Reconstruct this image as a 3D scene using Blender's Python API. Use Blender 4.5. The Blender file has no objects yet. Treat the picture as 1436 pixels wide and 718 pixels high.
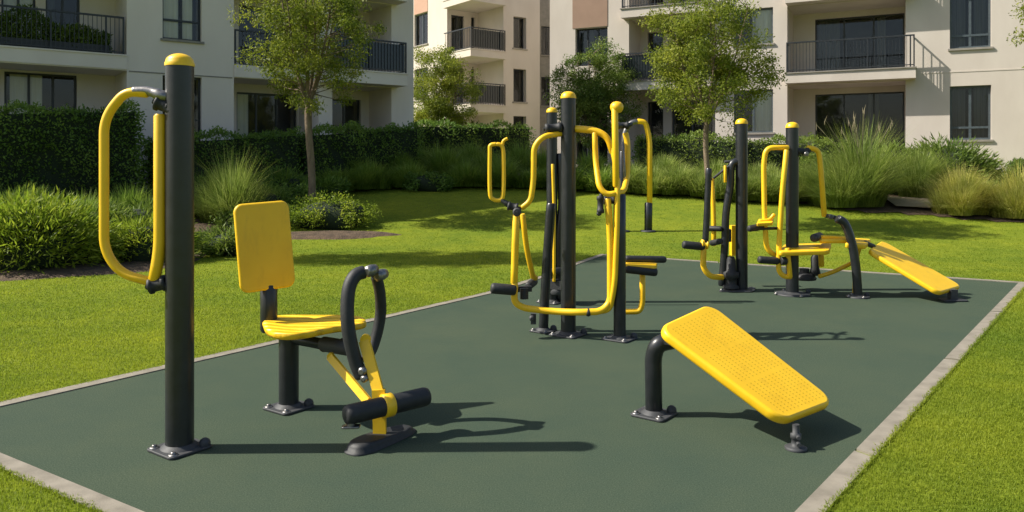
import bpy, math, random
import numpy as np
from mathutils import Vector, Matrix
random.seed(7); rng = np.random.default_rng(11)
R = math.radians
S = bpy.context.scene
COL = S.collection
EYE = 1.6; FPX = 1100.0; CX = 718.0; HY = 230.0      # eye height, focal length and horizon of the photograph (1436 px wide)

# ------------------------------------------------------------------ terrain
def gz(x, y):
    t = (y-15.6)/0.7
    s = t if t > 30 else math.log1p(math.exp(t)) if t > -30 else 0.0
    return min(0.117*0.7*s, 1.45)
def gza(y):
    t = np.clip((y-15.6)/0.7, -30, 200)
    s = np.where(t > 30, t, np.log1p(np.exp(np.minimum(t, 30))))
    return np.minimum(0.117*0.7*s, 1.45)
def V(px, py, Y):
    return Vector(((px-CX)/FPX*Y, Y, EYE-(py-HY)/FPX*Y))
def G(px, py):
    Y = 2.0
    while Y < 45:
        z = EYE-(py-HY)/FPX*Y
        if z <= gz(0, Y): break
        Y += 0.02
    return Vector(((px-CX)/FPX*Y, Y, gz(0, Y)))

# ------------------------------------------------------------------ materials
def new_mat(name):
    m = bpy.data.materials.new(name); m.use_nodes = True
    nt = m.node_tree; b = nt.nodes['Principled BSDF']
    return m, nt, b
def nd(nt, t, **k):
    n = nt.nodes.new(t)
    for a, v in k.items(): setattr(n, a, v)
    return n
def ramp(nt, fac, stops):
    r = nd(nt, 'ShaderNodeValToRGB'); e = r.color_ramp.elements
    while len(e) < len(stops): e.new(0.5)
    for i, (p, c) in enumerate(stops): e[i].position = p; e[i].color = (*c, 1)
    nt.links.new(fac, r.inputs[0]); return r.outputs[0]
def noise(nt, scale, detail=4, rough=0.55, coord='Object', dist=0.0, stretch=None):
    tc = nd(nt, 'ShaderNodeTexCoord'); n = nd(nt, 'ShaderNodeTexNoise')
    n.inputs['Scale'].default_value = scale; n.inputs['Detail'].default_value = detail
    n.inputs['Roughness'].default_value = rough; n.inputs['Distortion'].default_value = dist
    src = tc.outputs[coord]
    if stretch:
        mp = nd(nt, 'ShaderNodeMapping'); mp.inputs['Scale'].default_value = stretch
        nt.links.new(src, mp.inputs[0]); src = mp.outputs[0]
    nt.links.new(src, n.inputs['Vector']); return n.outputs['Fac']
def bump(nt, b, h, strength, dist):
    bp = nd(nt, 'ShaderNodeBump'); bp.inputs['Strength'].default_value = strength; bp.inputs['Distance'].default_value = dist
    nt.links.new(h, bp.inputs['Height']); nt.links.new(bp.outputs[0], b.inputs['Normal'])
def noisy(name, c0, c1, scale, rough=0.6, bs=0.0, bscale=None, bdist=0.01, spec=0.5, coat=0.0, metal=0.0, detail=5, rvar=0.1, stretch=None):
    m, nt, b = new_mat(name)
    f = noise(nt, scale, detail, stretch=stretch)
    nt.links.new(ramp(nt, f, [(0.3, c0), (0.7, c1)]), b.inputs['Base Color'])
    mr = nd(nt, 'ShaderNodeMapRange'); mr.inputs['To Min'].default_value = max(0, rough-rvar); mr.inputs['To Max'].default_value = min(1, rough+rvar)
    nt.links.new(f, mr.inputs[0]); nt.links.new(mr.outputs[0], b.inputs['Roughness'])
    b.inputs['Specular IOR Level'].default_value = spec; b.inputs['Metallic'].default_value = metal
    b.inputs['Coat Weight'].default_value = coat; b.inputs['Coat Roughness'].default_value = 0.15
    if bs: bump(nt, b, noise(nt, bscale or scale*4, 3), bs, bdist)
    return m
M = {}
def yellow_mat():
    m, nt, b = new_mat('yellow_paint')
    f = noise(nt, 5, 4); g = noise(nt, 38, 6, .7); h = noise(nt, 14, 5, .65, stretch=(1, 1, .35))
    base = ramp(nt, f, [(.3, (.85, .50, .008)), (.7, (.91, .56, .014))])
    wear = ramp(nt, g, [(.64, (1, 1, 1)), (.74, (.86, .83, .78))]); grime = ramp(nt, h, [(.28, (.90, .88, .85)), (.46, (1, 1, 1))])
    for c in (wear, grime):
        mx = nd(nt, 'ShaderNodeMix', data_type='RGBA', blend_type='MULTIPLY'); mx.inputs[0].default_value = 1
        nt.links.new(base, mx.inputs[6]); nt.links.new(c, mx.inputs[7]); base = mx.outputs[2]
    nt.links.new(base, b.inputs['Base Color'])
    mr = nd(nt, 'ShaderNodeMapRange'); mr.inputs['To Min'].default_value = .28; mr.inputs['To Max'].default_value = .55
    nt.links.new(h, mr.inputs[0]); nt.links.new(mr.outputs[0], b.inputs['Roughness']); bump(nt, b, g, .12, .002)
    return m
M['yellow'] = yellow_mat()
def slatted():
    m = M['yellow'].copy(); m.name = 'slatted_yellow'; nt = m.node_tree; b = nt.nodes['Principled BSDF']
    tc = nd(nt, 'ShaderNodeTexCoord'); mp = nd(nt, 'ShaderNodeMapping'); mp.inputs['Rotation'].default_value = (0, 0, R(12)); wv = nd(nt, 'ShaderNodeTexWave', bands_direction='Y', wave_profile='SIN')
    wv.inputs['Scale'].default_value = 3.6; wv.inputs['Distortion'].default_value = 0
    nt.links.new(tc.outputs['Object'], mp.inputs[0]); nt.links.new(mp.outputs[0], wv.inputs[0])
    bump(nt, b, wv.outputs['Fac'], .9, .02); return m
M['slatted'] = slatted()
M['dark'] = noisy('charcoal_paint', (.012, .014, .016), (.020, .022, .025), 12, .36, .15, 220, .002, coat=.1)
M['rubber'] = noisy('black_rubber', (.012, .013, .014), (.024, .025, .026), 30, .6, .35, 260, .002)
M['steel'] = noisy('worn_steel', (.16, .155, .15), (.30, .29, .28), 40, .4, .2, 150, .002, metal=.9)
M['plate'] = noisy('plate_paint', (.035, .037, .04), (.055, .057, .06), 25, .62, .3, 160, .002, metal=.1)
M['concrete'] = noisy('kerb_concrete', (.17, .15, .115), (.27, .24, .19), 7, .9, .5, 120, .006)
M['soil'] = noisy('soil', (.045, .028, .015), (.13, .085, .05), 6, .95, .9, 35, .04)
M['sand'] = noisy('sandy_path', (.30, .23, .15), (.40, .32, .22), 5, .95, .5, 60, .02)
M['render_cream'] = noisy('cream_render', (.51, .45, .39), (.60, .54, .475), .9, .9, .25, 90, .004, stretch=(1, 1, .4))
M['render_grey'] = noisy('pale_render', (.70, .62, .54), (.79, .715, .63), .8, .9, .25, 90, .004, stretch=(1, 1, .4))
M['brown_panel'] = noisy('brown_panel', (.27, .17, .115), (.31, .20, .14), 2, .75)
M['pink_panel'] = noisy('pink_panel', (.42, .25, .17), (.46, .28, .2), 2, .75)
M['frame'] = noisy('dark_window_frame', (.016, .019, .022), (.028, .032, .036), 8, .4)
M['frame_blue'] = noisy('grey_window_frame', (.05, .065, .075), (.08, .10, .11), 8, .4)
M['rail'] = noisy('railing_paint', (.018, .021, .024), (.035, .038, .042), 10, .4, metal=.2)
M['sill'] = noisy('sill_stone', (.22, .20, .17), (.30, .27, .23), 6, .7)
M['interior'] = noisy('room_inside', (.012, .013, .014), (.045, .042, .038), .9, .9)
M['curtain'] = noisy('curtain_cloth', (.72, .66, .52), (.86, .82, .7), 5, .9, stretch=(3, 3, .1))
M['curtain_dark'] = noisy('dark_curtain_cloth', (.06, .065, .065), (.14, .14, .13), 5, .9, stretch=(4, 4, .1))
M['stone'] = noisy('grey_boulder', (.12, .12, .11), (.24, .23, .21), 5, .9, .6, 20, .02)
def glass():
    m, nt, b = new_mat('window_glass')
    out = nt.nodes['Material Output']
    tr = nd(nt, 'ShaderNodeBsdfTransparent'); tr.inputs[0].default_value = (.92, .95, .95, 1)
    gl = nd(nt, 'ShaderNodeBsdfGlossy'); gl.inputs['Roughness'].default_value = .03
    fr = nd(nt, 'ShaderNodeFresnel'); fr.inputs[0].default_value = 1.6
    mx = nd(nt, 'ShaderNodeMixShader'); nt.links.new(fr.outputs[0], mx.inputs[0]); nt.links.new(tr.outputs[0], mx.inputs[1]); nt.links.new(gl.outputs[0], mx.inputs[2])
    nt.links.new(mx.outputs[0], out.inputs[0]); return m
M['glass'] = glass()
def dark_panel_glass():
    m, nt, b = new_mat('smoked_glass')
    b.inputs['Base Color'].default_value = (.02, .028, .03, 1); b.inputs['Roughness'].default_value = .15
    return m
M['smoke'] = dark_panel_glass()
def pad_mat():
    m, nt, b = new_mat('green_rubber_surface')
    f = noise(nt, 130, 8, .85); g = noise(nt, .9, 8, .7)
    c1 = ramp(nt, f, [(.38, (.025, .042, .028)), (.5, (.050, .073, .048)), (.62, (.090, .116, .078))])
    c2 = ramp(nt, g, [(.3, (.80, .86, .90)), (.7, (1.12, 1.04, .98))])
    mx = nd(nt, 'ShaderNodeMix', data_type='RGBA', blend_type='MULTIPLY'); mx.inputs[0].default_value = 1
    nt.links.new(c1, mx.inputs[6]); nt.links.new(c2, mx.inputs[7])
    nt.links.new(mx.outputs[2], b.inputs['Base Color']); b.inputs['Roughness'].default_value = .92
    b.inputs['Specular IOR Level'].default_value = .12
    bump(nt, b, f, .5, .003); return m
M['pad'] = pad_mat()
def lawn_mat():
    m, nt, b = new_mat('lawn_ground')
    f = noise(nt, 60, 4, .7); g = noise(nt, .5, 5, .6); h = noise(nt, 4, 4, .65)
    c1 = ramp(nt, f, [(.3, (.130, .172, .014)), (.55, (.155, .200, .018)), (.75, (.18, .225, .022))])
    c2 = ramp(nt, g, [(.3, (.75, .82, .8)), (.7, (1.2, 1.08, 1.0))])
    c3 = ramp(nt, h, [(.3, (.8, .86, .8)), (.7, (1.15, 1.1, 1.0))])
    mx = nd(nt, 'ShaderNodeMix', data_type='RGBA', blend_type='MULTIPLY'); mx.inputs[0].default_value = 1
    my = nd(nt, 'ShaderNodeMix', data_type='RGBA', blend_type='MULTIPLY'); my.inputs[0].default_value = 1
    nt.links.new(c1, mx.inputs[6]); nt.links.new(c2, mx.inputs[7]); nt.links.new(mx.outputs[2], my.inputs[6]); nt.links.new(c3, my.inputs[7])
    nt.links.new(my.outputs[2], b.inputs['Base Color']); b.inputs['Roughness'].default_value = .95
    b.inputs['Specular IOR Level'].default_value = .1
    bump(nt, b, f, .25, .02); return m
M['lawn'] = lawn_mat()
def leaf_mat(name, stops, trans=.35, big=None, rough=.55, spec=.3):
    m, nt, b = new_mat(name)
    at = nd(nt, 'ShaderNodeAttribute', attribute_name='rnd')
    c = ramp(nt, at.outputs['Fac'], stops)
    if big:
        g = noise(nt, big, 3, .6)
        c2 = ramp(nt, g, [(.32, (.72, .8, .8)), (.68, (1.25, 1.12, 1.0))])
        mx = nd(nt, 'ShaderNodeMix', data_type='RGBA', blend_type='MULTIPLY'); mx.inputs[0].default_value = 1
        nt.links.new(c, mx.inputs[6]); nt.links.new(c2, mx.inputs[7]); c = mx.outputs[2]
    nt.links.new(c, b.inputs['Base Color']); b.inputs['Roughness'].default_value = rough; b.inputs['Specular IOR Level'].default_value = spec
    tl = nd(nt, 'ShaderNodeBsdfTranslucent'); nt.links.new(c, tl.inputs[0])
    ms = nd(nt, 'ShaderNodeMixShader'); ms.inputs[0].default_value = trans
    nt.links.new(b.outputs[0], ms.inputs[1]); nt.links.new(tl.outputs[0], ms.inputs[2])
    nt.links.new(ms.outputs[0], nt.nodes['Material Output'].inputs[0]); return m
M['blade'] = leaf_mat('lawn_blade', [(0, (.19, .26, .018)), (.5, (.25, .325, .026)), (.9, (.32, .38, .04)), (1, (.42, .42, .09))], .55, .5)
M['leaf_lime'] = leaf_mat('lime_leaf', [(0, (.10, .145, .014)), (.5, (.21, .265, .028)), (1, (.37, .40, .06))], .5, .9)
M['leaf_mid'] = leaf_mat('mid_leaf', [(0, (.075, .13, .02)), (.5, (.15, .225, .035)), (1, (.26, .34, .07))], .4, .9)
M['leaf_dark'] = leaf_mat('dark_leaf', [(0, (.07, .14, .02)), (.5, (.13, .23, .034)), (1, (.22, .33, .055))], .35, .8)
M['leaf_bright'] = leaf_mat('bright_leaf', [(0, (.11, .18, .016)), (.5, (.22, .31, .025)), (1, (.39, .45, .055))], .5, .9)
M['grass_green'] = leaf_mat('clump_grass', [(0, (.11, .17, .022)), (.5, (.22, .30, .05)), (1, (.43, .49, .16))], .45, .9)
M['grass_yellow'] = leaf_mat('clump_grass_yellow', [(0, (.22, .25, .035)), (.5, (.42, .43, .085)), (1, (.62, .56, .21))], .35, .9)
M['grass_dark'] = leaf_mat('clump_grass_dark', [(0, (.10, .18, .022)), (.5, (.19, .30, .04)), (1, (.32, .42, .085))], .4, .9)
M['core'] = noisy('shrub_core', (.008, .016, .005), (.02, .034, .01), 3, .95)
M['bark'] = noisy('bark', (.10, .07, .045), (.24, .18, .12), 14, .9, .8, 30, .02, stretch=(1, 1, .25))

# ------------------------------------------------------------------ builders
class MB:
    def __init__(s): s.v = []; s.f = []; s.sm = []
    def add(s, vs, fs, smooth=True):
        o = len(s.v); s.v += [tuple(p) for p in vs]
        for f in fs: s.f.append(tuple(i+o for i in f)); s.sm.append(smooth)
        return s
    def tube(s, pts, r, n=16, cap=True, ends=True):
        pts = [Vector(p) for p in pts]; k = len(pts)
        rs = r if isinstance(r, (list, tuple)) else [r]*k
        if len(rs) != k: rs = [rs[0]+(rs[-1]-rs[0])*i/(k-1) for i in range(k)]
        rings = []; nrm = None
        for i, p in enumerate(pts):
            t = (pts[min(i+1, k-1)]-pts[max(i-1, 0)]).normalized()
            if nrm is None:
                a = Vector((0, 0, 1)) if abs(t.z) < .9 else Vector((1, 0, 0)); nrm = t.cross(a).normalized()
            else: nrm = (nrm-t*nrm.dot(t)).normalized()
            b = t.cross(nrm); rings.append((p, nrm.copy(), b, rs[i], t))
        if ends:                                                     # slightly rounded ends
            p, a, b, q, t = rings[0]; e = min(q*.35, .02)
            rings = [(p, a, b, q*.78, t), (p+t*e, a, b, q, t)]+rings[1:]
            p, a, b, q, t = rings[-1]
            rings = rings[:-1]+[(p-t*e, a, b, q, t), (p, a, b, q*.78, t)]
        vs = []; fs = []
        for p, a, b, q, t in rings:
            for j in range(n):
                w = 2*math.pi*j/n; vs.append(p+a*(q*math.cos(w))+b*(q*math.sin(w)))
        for i in range(len(rings)-1):
            for j in range(n):
                j2 = (j+1) % n; fs.append((i*n+j, i*n+j2, (i+1)*n+j2, (i+1)*n+j))
        s.add(vs, fs)
        if cap:
            s.add(vs[:n], [tuple(range(n))[::-1]], False); s.add(vs[-n:], [tuple(range(n))], False)
        return s
    def lathe(s, c, prof, n=28, ax=None):
        c = Vector(c); z = Vector(ax or (0, 0, 1)).normalized()
        a = z.cross(Vector((1, 0, 0)) if abs(z.x) < .9 else Vector((0, 1, 0))).normalized(); b = z.cross(a)
        vs = []; fs = []
        for r, h in prof:
            for j in range(n):
                w = 2*math.pi*j/n; vs.append(c+z*h+a*(r*math.cos(w))+b*(r*math.sin(w)))
        for i in range(len(prof)-1):
            for j in range(n):
                j2 = (j+1) % n; fs.append((i*n+j, i*n+j2, (i+1)*n+j2, (i+1)*n+j))
        s.add(vs, fs)
        if prof[0][0] > 1e-4: s.add(vs[:n], [tuple(range(n))[::-1]], False)
        if prof[-1][0] > 1e-4: s.add(vs[-n:], [tuple(range(n))], False)
        return s
    def box(s, c, size, rz=0, mat=None):
        c = Vector(c); m = mat or Matrix.Rotation(rz, 3, 'Z'); x, y, z = [q/2 for q in size]
        vs = [c+m @ Vector(p) for p in [(-x, -y, -z), (x, -y, -z), (x, y, -z), (-x, y, -z), (-x, -y, z), (x, -y, z), (x, y, z), (-x, y, z)]]
        return s.add(vs, [(0, 3, 2, 1), (4, 5, 6, 7), (0, 1, 5, 4), (1, 2, 6, 5), (2, 3, 7, 6), (3, 0, 4, 7)], False)
    def beam(s, a, b, w, h, up=(0, 0, 1)):
        a = Vector(a); b = Vector(b); t = (b-a); L = t.length; t.normalize(); u = Vector(up)
        sd = t.cross(u).normalized(); u2 = sd.cross(t)
        return s.box((a+b)/2, (L, w, h), mat=Matrix((t, sd, u2)).transposed())
    def prism(s, poly, z0, z1):
        n = len(poly); vs = [(x, y, z0) for x, y in poly]+[(x, y, z1) for x, y in poly]
        s.add(vs, [tuple(range(n))[::-1], tuple(range(n, 2*n))]+[(i, (i+1) % n, n+(i+1) % n, n+i) for i in range(n)], False)
        return s
    def panel(s, cor, th, rad, bev=.012, n=7):
        """rounded board on four corners (c00,c10,c11,c01); th = thickness below the corners' plane"""
        c = [Vector(q) for q in cor]; w = ((c[1]-c[0]).length+(c[2]-c[3]).length)/2; h = ((c[3]-c[0]).length+(c[2]-c[1]).length)/2
        N = (c[1]-c[0]).cross(c[3]-c[0]).normalized(); c[2] = c[2]-N*(c[2]-c[0]).dot(N)
        def loop(ins, dz):
            out = []; W = w/2-ins; H = h/2-ins; r = max(rad-ins, .004)
            for sx, sy, a0 in ((1, 1, 0), (-1, 1, 90), (-1, -1, 180), (1, -1, 270)):
                for k in range(n+1):
                    a = R(a0+90*k/n); x = sx*(W-r)+r*math.cos(a); y = sy*(H-r)+r*math.sin(a)
                    u = x/w+.5; v = y/h+.5
                    p = (c[0]*(1-u)+c[1]*u)*(1-v)+(c[3]*(1-u)+c[2]*u)*v
                    out.append(p+N*dz)
            return out
        b = bev; ls = [loop(b, -th), loop(b*.3, -th+b*.3), loop(0, -th+b), loop(0, -b), loop(b*.3, -b*.3), loop(b, 0)]
        m = len(ls[0]); vs = [p for l in ls for p in l]; fs = []
        for i in range(len(ls)-1):
            for j in range(m):
                j2 = (j+1) % m; fs.append((i*m+j, i*m+j2, (i+1)*m+j2, (i+1)*m+j))
        s.add(vs, fs); s.add(ls[0], [tuple(range(m))[::-1]], False); s.add(ls[-1], [tuple(range(m))], False)
        return s
    def quad(s, a, b, c, d): return s.add([a, b, c, d], [(0, 1, 2, 3)], False)

def origin_of(o):
    while o.parent: o = o.parent
    return o.location.copy()
def link(name, me, mat, parent=None):
    o = bpy.data.objects.new(name, me); COL.objects.link(o)
    if mat: me.materials.append(M[mat] if isinstance(mat, str) else mat)
    if parent: o.parent = parent
    return o
def build(mb, name, mat, parent=None, loc=None):
    L = origin_of(parent) if parent else Vector(loc or (0, 0, 0))
    me = bpy.data.meshes.new(name)
    me.from_pydata([(x-L.x, y-L.y, z-L.z) for x, y, z in mb.v], [], mb.f)
    me.polygons.foreach_set('use_smooth', mb.sm); me.update()
    o = link(name, me, mat, parent)
    if not parent: o.location = L
    return o
def tag(o, label=None, cat=None, group=None, kind=None):
    for k, v in (('label', label), ('category', cat), ('group', group), ('kind', kind)):
        if v: o[k] = v
    return o
def thing(name, loc, label, cat, group=None):
    o = bpy.data.objects.new(name, None); COL.objects.link(o); o.location = loc; o.empty_display_size = .2
    return tag(o, label, cat, group)
def smooth(pts, k=6):
    P = [Vector(p) for p in pts]; P = [P[0]*2-P[1]]+P+[P[-1]*2-P[-2]]; out = []
    for i in range(1, len(P)-2):
        a, b, c, d = P[i-1:i+3]
        for j in range(k):
            t = j/k; out.append(.5*((2*b)+(c-a)*t+(2*a-5*b+4*c-d)*t*t+(3*b-a-3*c+d)*t**3))
    out.append(P[-2]); return out
def fillet(pts, r=.08, k=6):
    """polyline with rounded corners, like bent pipe"""
    P = [Vector(p) for p in pts]; out = [P[0]]
    for i in range(1, len(P)-1):
        a = P[i-1]-P[i]; b = P[i+1]-P[i]; q = min(r, a.length*.49, b.length*.49)
        s = P[i]+a.normalized()*q; e = P[i]+b.normalized()*q
        for j in range(k+1):
            t = j/k; out.append(s*(1-t)**2+P[i]*2*t*(1-t)+e*t*t)
    out.append(P[-1]); return out

def poly_mesh(name, verts, nv, rnd, mat, parent=None, loc=None, smoothf=False):
    """verts (N,nv,3) -> N separate polygons with a 'rnd' point attribute"""
    L = origin_of(parent) if parent else Vector(loc or (0, 0, 0))
    N = len(verts); v = (verts.reshape(-1, 3)-np.array(L)).astype(np.float32)
    me = bpy.data.meshes.new(name); me.vertices.add(N*nv); me.vertices.foreach_set('co', v.ravel())
    me.loops.add(N*nv); me.loops.foreach_set('vertex_index', np.arange(N*nv, dtype=np.int32))
    me.polygons.add(N); me.polygons.foreach_set('loop_start', np.arange(0, N*nv, nv, dtype=np.int32))
    me.update(calc_edges=True)
    a = me.attributes.new('rnd', 'FLOAT', 'POINT'); a.data.foreach_set('value', np.repeat(rnd, nv).astype(np.float32))
    o = link(name, me, mat, parent)
    if not parent: o.location = L
    return o
def unit(a): return a/np.maximum(np.linalg.norm(a, axis=1, keepdims=True), 1e-9)
def leaf_quads(p, size, aspect=.5, droop=0., up=0., dirs=None):
    N = len(p); d = unit(rng.normal(size=(N, 3))+np.array([0, 0, up-droop])) if dirs is None else unit(dirs)
    s = unit(np.cross(d, unit(rng.normal(size=(N, 3))))); L = (size*(.6+.8*rng.random(N)))[:, None]; w = L*aspect*.5
    return np.stack([p, p+d*L*.45+s*w, p+d*L, p+d*L*.45-s*w], 1)
def blades(base, h, lean, w, seg=2):
    """curved grass blades: each a quad + a pointed quad, as (N*2,4,3)"""
    N = len(base); s = unit(np.cross(lean+np.array([1e-4, 0, 0]), np.tile([0, 0, 1.], (N, 1))))
    th = rng.random(N)[:, None]*.8-.4; s = unit(s+np.stack([np.zeros(N), np.zeros(N), th[:, 0]], 1))
    h = h[:, None]; w = w[:, None]; up = np.array([[0, 0, 1.]])
    m = base+up*h*.55+lean*h*.28; t = base+up*h*(.98-.25*np.linalg.norm(lean, axis=1, keepdims=True))+lean*h*.95
    q1 = np.stack([base-s*w*.5, base+s*w*.5, m+s*w*.42, m-s*w*.42], 1)
    q2 = np.stack([m-s*w*.42, m+s*w*.42, t+s*w*.05, t-s*w*.05], 1)
    return np.concatenate([q1, q2])

# ------------------------------------------------------------------ ground, pad, kerb
A = Vector((-3.59, 4.83)); Bm = Vector((-.25, 9.67)); Bc = Vector((.98, 12.4)); B = Vector((1.62, 13.75)); Cc = Vector((6.8, 10.54)); D = Vector((.285, 2.33))
PAD = [(-3.59, 4.83), (-1.96, 7.16), (-.25, 9.67), (.52, 11.15), (1.06, 12.5), (1.62, 13.75), (6.8, 10.54), (.285, 2.33)]
def offset(poly, w):
    out = []; n = len(poly); ar = sum(poly[i][0]*poly[(i+1) % n][1]-poly[(i+1) % n][0]*poly[i][1] for i in range(n)); sg = -1 if ar > 0 else 1
    for i in range(n):
        p = Vector(poly[i]); a = (p-Vector(poly[i-1])).normalized(); b = (Vector(poly[(i+1) % n])-p).normalized()
        na = Vector((-a.y, a.x))*sg; nb = Vector((-b.y, b.x))*sg; m = (na+nb); m = m/m.dot(na); out.append(tuple(p+m*w))
    return out
PADO = offset(PAD, .115)
def inside(poly, x, y):
    r = np.zeros(len(x), bool); n = len(poly)
    for i in range(n):
        x0, y0 = poly[i]; x1, y1 = poly[(i+1) % n]
        c = ((y0 > y) != (y1 > y)) & (x < (x1-x0)*(y-y0)/((y1-y0) if y1 != y0 else 1e-9)+x0); r ^= c
    return r
def sheet(name, xs, ys, mat, dz=0.0):
    vs = [(x, y, gz(x, y)+dz) for y in ys for x in xs]; n = len(xs)
    fs = [(j*n+i, j*n+i+1, (j+1)*n+i+1, (j+1)*n+i) for j in range(len(ys)-1) for i in range(n-1)]
    return tag(build(MB().add(vs, fs, True), name, mat), kind='structure')
sheet('lawn', [-400, -60, -30, -15, 0, 15, 30, 60, 400], [-200, -20, 0, 5, 10, 11, 12, 12.5]+[13+i*.5 for i in range(40)]+[40, 60, 120, 400], 'lawn', -.006)
o = build(MB().prism(PAD, -.05, .0), 'rubber_pad', 'pad'); tag(o, kind='structure')
kb = MB(); n = len(PAD)
GP = .006; PI_ = offset(PAD, GP)
for i in range(n):                                                    # kerb run with mitred corners, split in cast lengths with fine joints
    a, b, c, d = Vector(PI_[i]), Vector(PI_[(i+1) % n]), Vector(PADO[(i+1) % n]), Vector(PADO[i])
    L = (b-a).length; k = max(1, round(L/2.4))
    for j in range(k):
        t0 = j/k+(.002 if j else 0); t1 = (j+1)/k-(.002 if j < k-1 else 0)
        kb.prism([tuple(a.lerp(b, t0)), tuple(a.lerp(b, t1)), tuple(d.lerp(c, t1)), tuple(d.lerp(c, t0))], -.08, .008)
tag(build(kb, 'pad_kerb', 'concrete'), kind='structure')

def blob(cx, cy, rx, ry, seed=0, n=40, rot=0.):
    r = random.Random(seed); ph = [r.uniform(0, 6.28) for _ in range(4)]; out = []
    for i in range(n):
        a = 2*math.pi*i/n; k = 1+.09*math.sin(2*a+ph[0])+.07*math.sin(3*a+ph[1])+.05*math.sin(5*a+ph[2])+.03*math.sin(9*a+ph[3])
        x = rx*k*math.cos(a); y = ry*k*math.sin(a); out.append((cx+x*math.cos(rot)-y*math.sin(rot), cy+x*math.sin(rot)+y*math.cos(rot)))
    return out
BEDS = []
def bed(name, poly, mat='soil', dz=.012):
    cx = sum(p[0] for p in poly)/len(poly); cy = sum(p[1] for p in poly)/len(poly); n = len(poly); K = 7
    vs = [(cx, cy, gz(cx, cy)+dz+.05)]
    for k in range(1, K+1):
        for x, y in poly:
            t = k/K; X = cx+(x-cx)*t; Y = cy+(y-cy)*t; vs.append((X, Y, gz(X, Y)+dz+.05*(1-t**3)-(.02 if k == K else 0)))
    fs = [(0, 1+i, 1+(i+1) % n) for i in range(n)]
    for k in range(K-1):
        for i in range(n): fs.append((1+k*n+i, 1+(k+1)*n+i, 1+(k+1)*n+(i+1) % n, 1+k*n+(i+1) % n))
    tag(build(MB().add(vs, fs, True), name, mat), kind='structure'); BEDS.append(poly)
bed('planting_bed', blob(-7.6, 12.3, 2.5, 1.75, 1, rot=.25))
bed('planting_bed', blob(-3.9, 16.35, 1.5, .45, 2))
bed('planting_bed', blob(-7.0, 17.4, 2.0, 1.0, 3, rot=.3))
def grid_bed(poly, st=.3):
    xs = np.arange(-16, 16.1, st); ys = np.arange(15.5, 34.1, st); mb = MB(); X, Y = np.meshgrid(xs, ys)
    ok = inside(poly, (X+st/2).ravel(), (Y+st/2).ravel()).reshape(X.shape); ids = {}; vs = []; fs = []
    def vid(i, j):
        if (i, j) not in ids:
            x = xs[i]+.06*math.sin(j*2.3+i); y = ys[j]+.06*math.sin(i*1.9+j*3); ids[(i, j)] = len(vs); vs.append((x, y, gz(x, y)+.012+.012*math.sin(i*1.3)*math.cos(j*1.7)))
        return ids[(i, j)]
    for j in range(len(ys)-1):
        for i in range(len(xs)-1):
            if ok[j, i]: fs.append((vid(i, j), vid(i+1, j), vid(i+1, j+1), vid(i, j+1)))
    tag(build(MB().add(vs, fs), 'planting_bed', 'soil'), kind='structure'); BEDS.append(poly)
grid_bed([(-14, 16), (-10, 18.6), (-8, 20.9), (-5.8, 23.2), (-2.4, 24.0), (.9, 23.9), (3.3, 23.0), (5.4, 21.9), (7.0, 20.8), (8.4, 19.3), (10.0, 18.8), (10.8, 18.1), (12.2, 17.7), (15, 18.2), (16, 22), (14, 27), (8, 30), (0, 34), (-5, 28), (-12, 22.5), (-16, 19)])
tag(build(MB().add([(x, y, gz(x, y)+.085) for x, y in [(9.6, 19.6), (13.5, 18.2), (14.4, 19.5), (10.0, 21.2)]], [(0, 1, 2, 3)], True), 'sandy_path', 'sand'), kind='structure')
pth = [(-12.5, 15.2), (-9.3, 18.0), (-6.5, 19.7)]
tag(build(MB().add([(x+dx, y+dy, gz(x, y+dy)+.11) for x, y in pth for dx, dy in ((0, 0), (-.35, .5))], [(0, 2, 3, 1), (2, 4, 5, 3)], False), 'garden_path', 'concrete'), kind='structure')

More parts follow.
